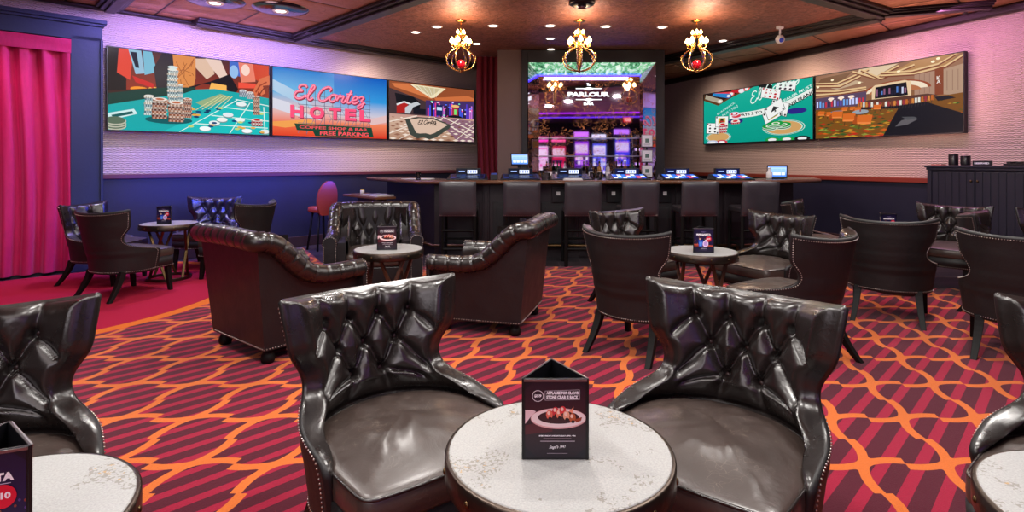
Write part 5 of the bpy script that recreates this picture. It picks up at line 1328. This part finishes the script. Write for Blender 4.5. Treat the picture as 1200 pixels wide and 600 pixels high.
# ------------------------------------------------------------------ light
def alight(loc,size,power,col,rot=(0,0,0),sy=None,spread=None,shape='DISK',name='area_light'):
    l=bpy.data.lights.new(name,'AREA'); l.shape=shape if sy is None else 'RECTANGLE'; l.size=size
    if sy is not None: l.size_y=sy
    l.energy=power; l.color=col
    if spread: l.spread=spread
    o=bpy.data.objects.new(name,l); COL.objects.link(o); o.location=loc; o.rotation_euler=rot; return o
def aim(o,tgt): o.rotation_euler=(Vector(tgt)-o.location).to_track_quat('-Z','Y').to_euler()
def spot(loc,tgt,power,col,ang=60,r=.06,blend=.6):
    l=bpy.data.lights.new('spot','SPOT'); l.energy=power; l.color=col; l.spot_size=math.radians(ang); l.spot_blend=blend; l.shadow_soft_size=r
    o=bpy.data.objects.new('spot',l); COL.objects.link(o); o.location=loc; aim(o,tgt); return o
WARM=(1,.90,.78); NEU=(1,.95,.9)
for x,y,pw in ((.1,1.3,60),(-1.6,2.2,60),(1.7,2.3,60),(-2.9,3.6,55),(0,3.2,50),(2.9,3.6,60),(-1.0,4.9,55),(1.6,5.0,55),(3.9,5.3,60),(-3.9,5.9,55),(-1.0,.9,30),(1.2,.9,30)):
    alight((x,y,3.12),.22,pw*.66,NEU)
alight((-2.4,-1.2,3.1),3.2,62,(1,.93,.92),sy=3.0)  # broad soft fill added behind the camera, no fixture there
alight((-1.5,-3.0,2.2),2.5,45,(1,.9,.95),(math.radians(80),0,0),sy=1.5)  # unseen soft fill aimed forward from behind the camera
# colour washes on the walls
dl_=Vector((.705,.709)); nl=Vector((.709,-.705))
def wallspot(yv,off,zz,tz,pw,col,ang=80,side='L'):
    if side=='L': b=Vector((LX(yv),yv)); n=nl
    else: b=Vector((RX(yv),yv)); n=nrm
    p=b+n*off; return spot((p.x,p.y,zz),(b.x,b.y,tz),pw*1.9,col,ang+25,.3,1.0)
def wallstrip(y0,y1,off,zz,tz,pw,col,side='L',wd=.12):
    fn=LX if side=='L' else RX; n=nl if side=='L' else nrm; dd=dl_ if side=='L' else d
    a=Vector((fn(y0),y0)); b=Vector((fn(y1),y1)); m_=(a+b)/2; p=m_+n*off; L=(b-a).length
    o=alight((p.x,p.y,zz),L,pw,col,sy=wd); dirv=(Vector((m_.x,m_.y,tz))-o.location).normalized(); zc=-dirv; xc=Vector((dd.x,dd.y,0)).normalized(); yc=zc.cross(xc)
    o.rotation_euler=Matrix((xc,yc,zc)).transposed().to_euler(); return o
wallstrip(6.75,8.8,.75,3.12,1.75,120,(.36,.26,1))
wallstrip(7.0,9.0,.9,1.0,.6,30,(.03,.07,1))  # extra blue light added low before the wainscot, no fixture
wallstrip(6.5,8.0,.8,3.12,1.6,30,(.8,.3,.75),'R')
for x_,y_,c_ in ((4.9,7.2,(1,.55,.45)),(-3.5,6.8,(1,.55,.6)),(-1.6,8.6,(1,.75,.6))): alight((x_,y_,1.5),.8,(26 if x_>0 else 18 if x_<-2 else 6),c_,(pi,0,0))  # added uplights without fixtures, put in to brighten the ceiling panels
wallspot(9.3,.9,3.12,2.1,150,(1,.78,.66),80); wallspot(10.0,.8,3.12,2.0,25,(1,.72,.6),80)
wallspot(8.0,.9,3.12,2.0,80,(1,.58,.52),95,'R'); wallspot(9.3,.9,3.12,2.1,95,(1,.70,.52),90,'R'); wallspot(11.2,.9,3.12,2.0,50,(1,.75,.6),90,'R')
spot((-5.2,5.0,3.1),(-5.7,6.0,1.0),75,(1,.35,.7),80); spot((-4.6,5.6,3.0),(-5.1,6.7,1.0),22,(.1,.45,1),50)
# chandelier glow
for px in (540,679,816.5):
    l=bpy.data.lights.new('bulb_glow','POINT'); l.energy=24; l.color=(1,.80,.60); l.shadow_soft_size=.05; o=bpy.data.objects.new('bulb_glow',l); COL.objects.link(o); o.location=((px-600)/F*CY,CY-.28,CZ-.32)
# purple glow under the rear ceiling and behind the bar
alight((2.6,-1.0,1.6),3,9,(.65,.15,1),(pi,0,0),sy=2)
alight((1.4,8.3,2.9),1.6,12,(.8,.6,1),sy=.4)
for x in (-3.6,-2.0,4.4): 
    pass
w=bpy.data.worlds.new('world'); S.world=w; w.use_nodes=True; w.node_tree.nodes['Background'].inputs[0].default_value=(.05,.04,.06,1); w.node_tree.nodes['Background'].inputs[1].default_value=1
S.view_settings.view_transform='Standard'; S.view_settings.look='None'; S.view_settings.exposure=0; S.view_settings.gamma=1; S.view_settings.use_curve_mapping=False
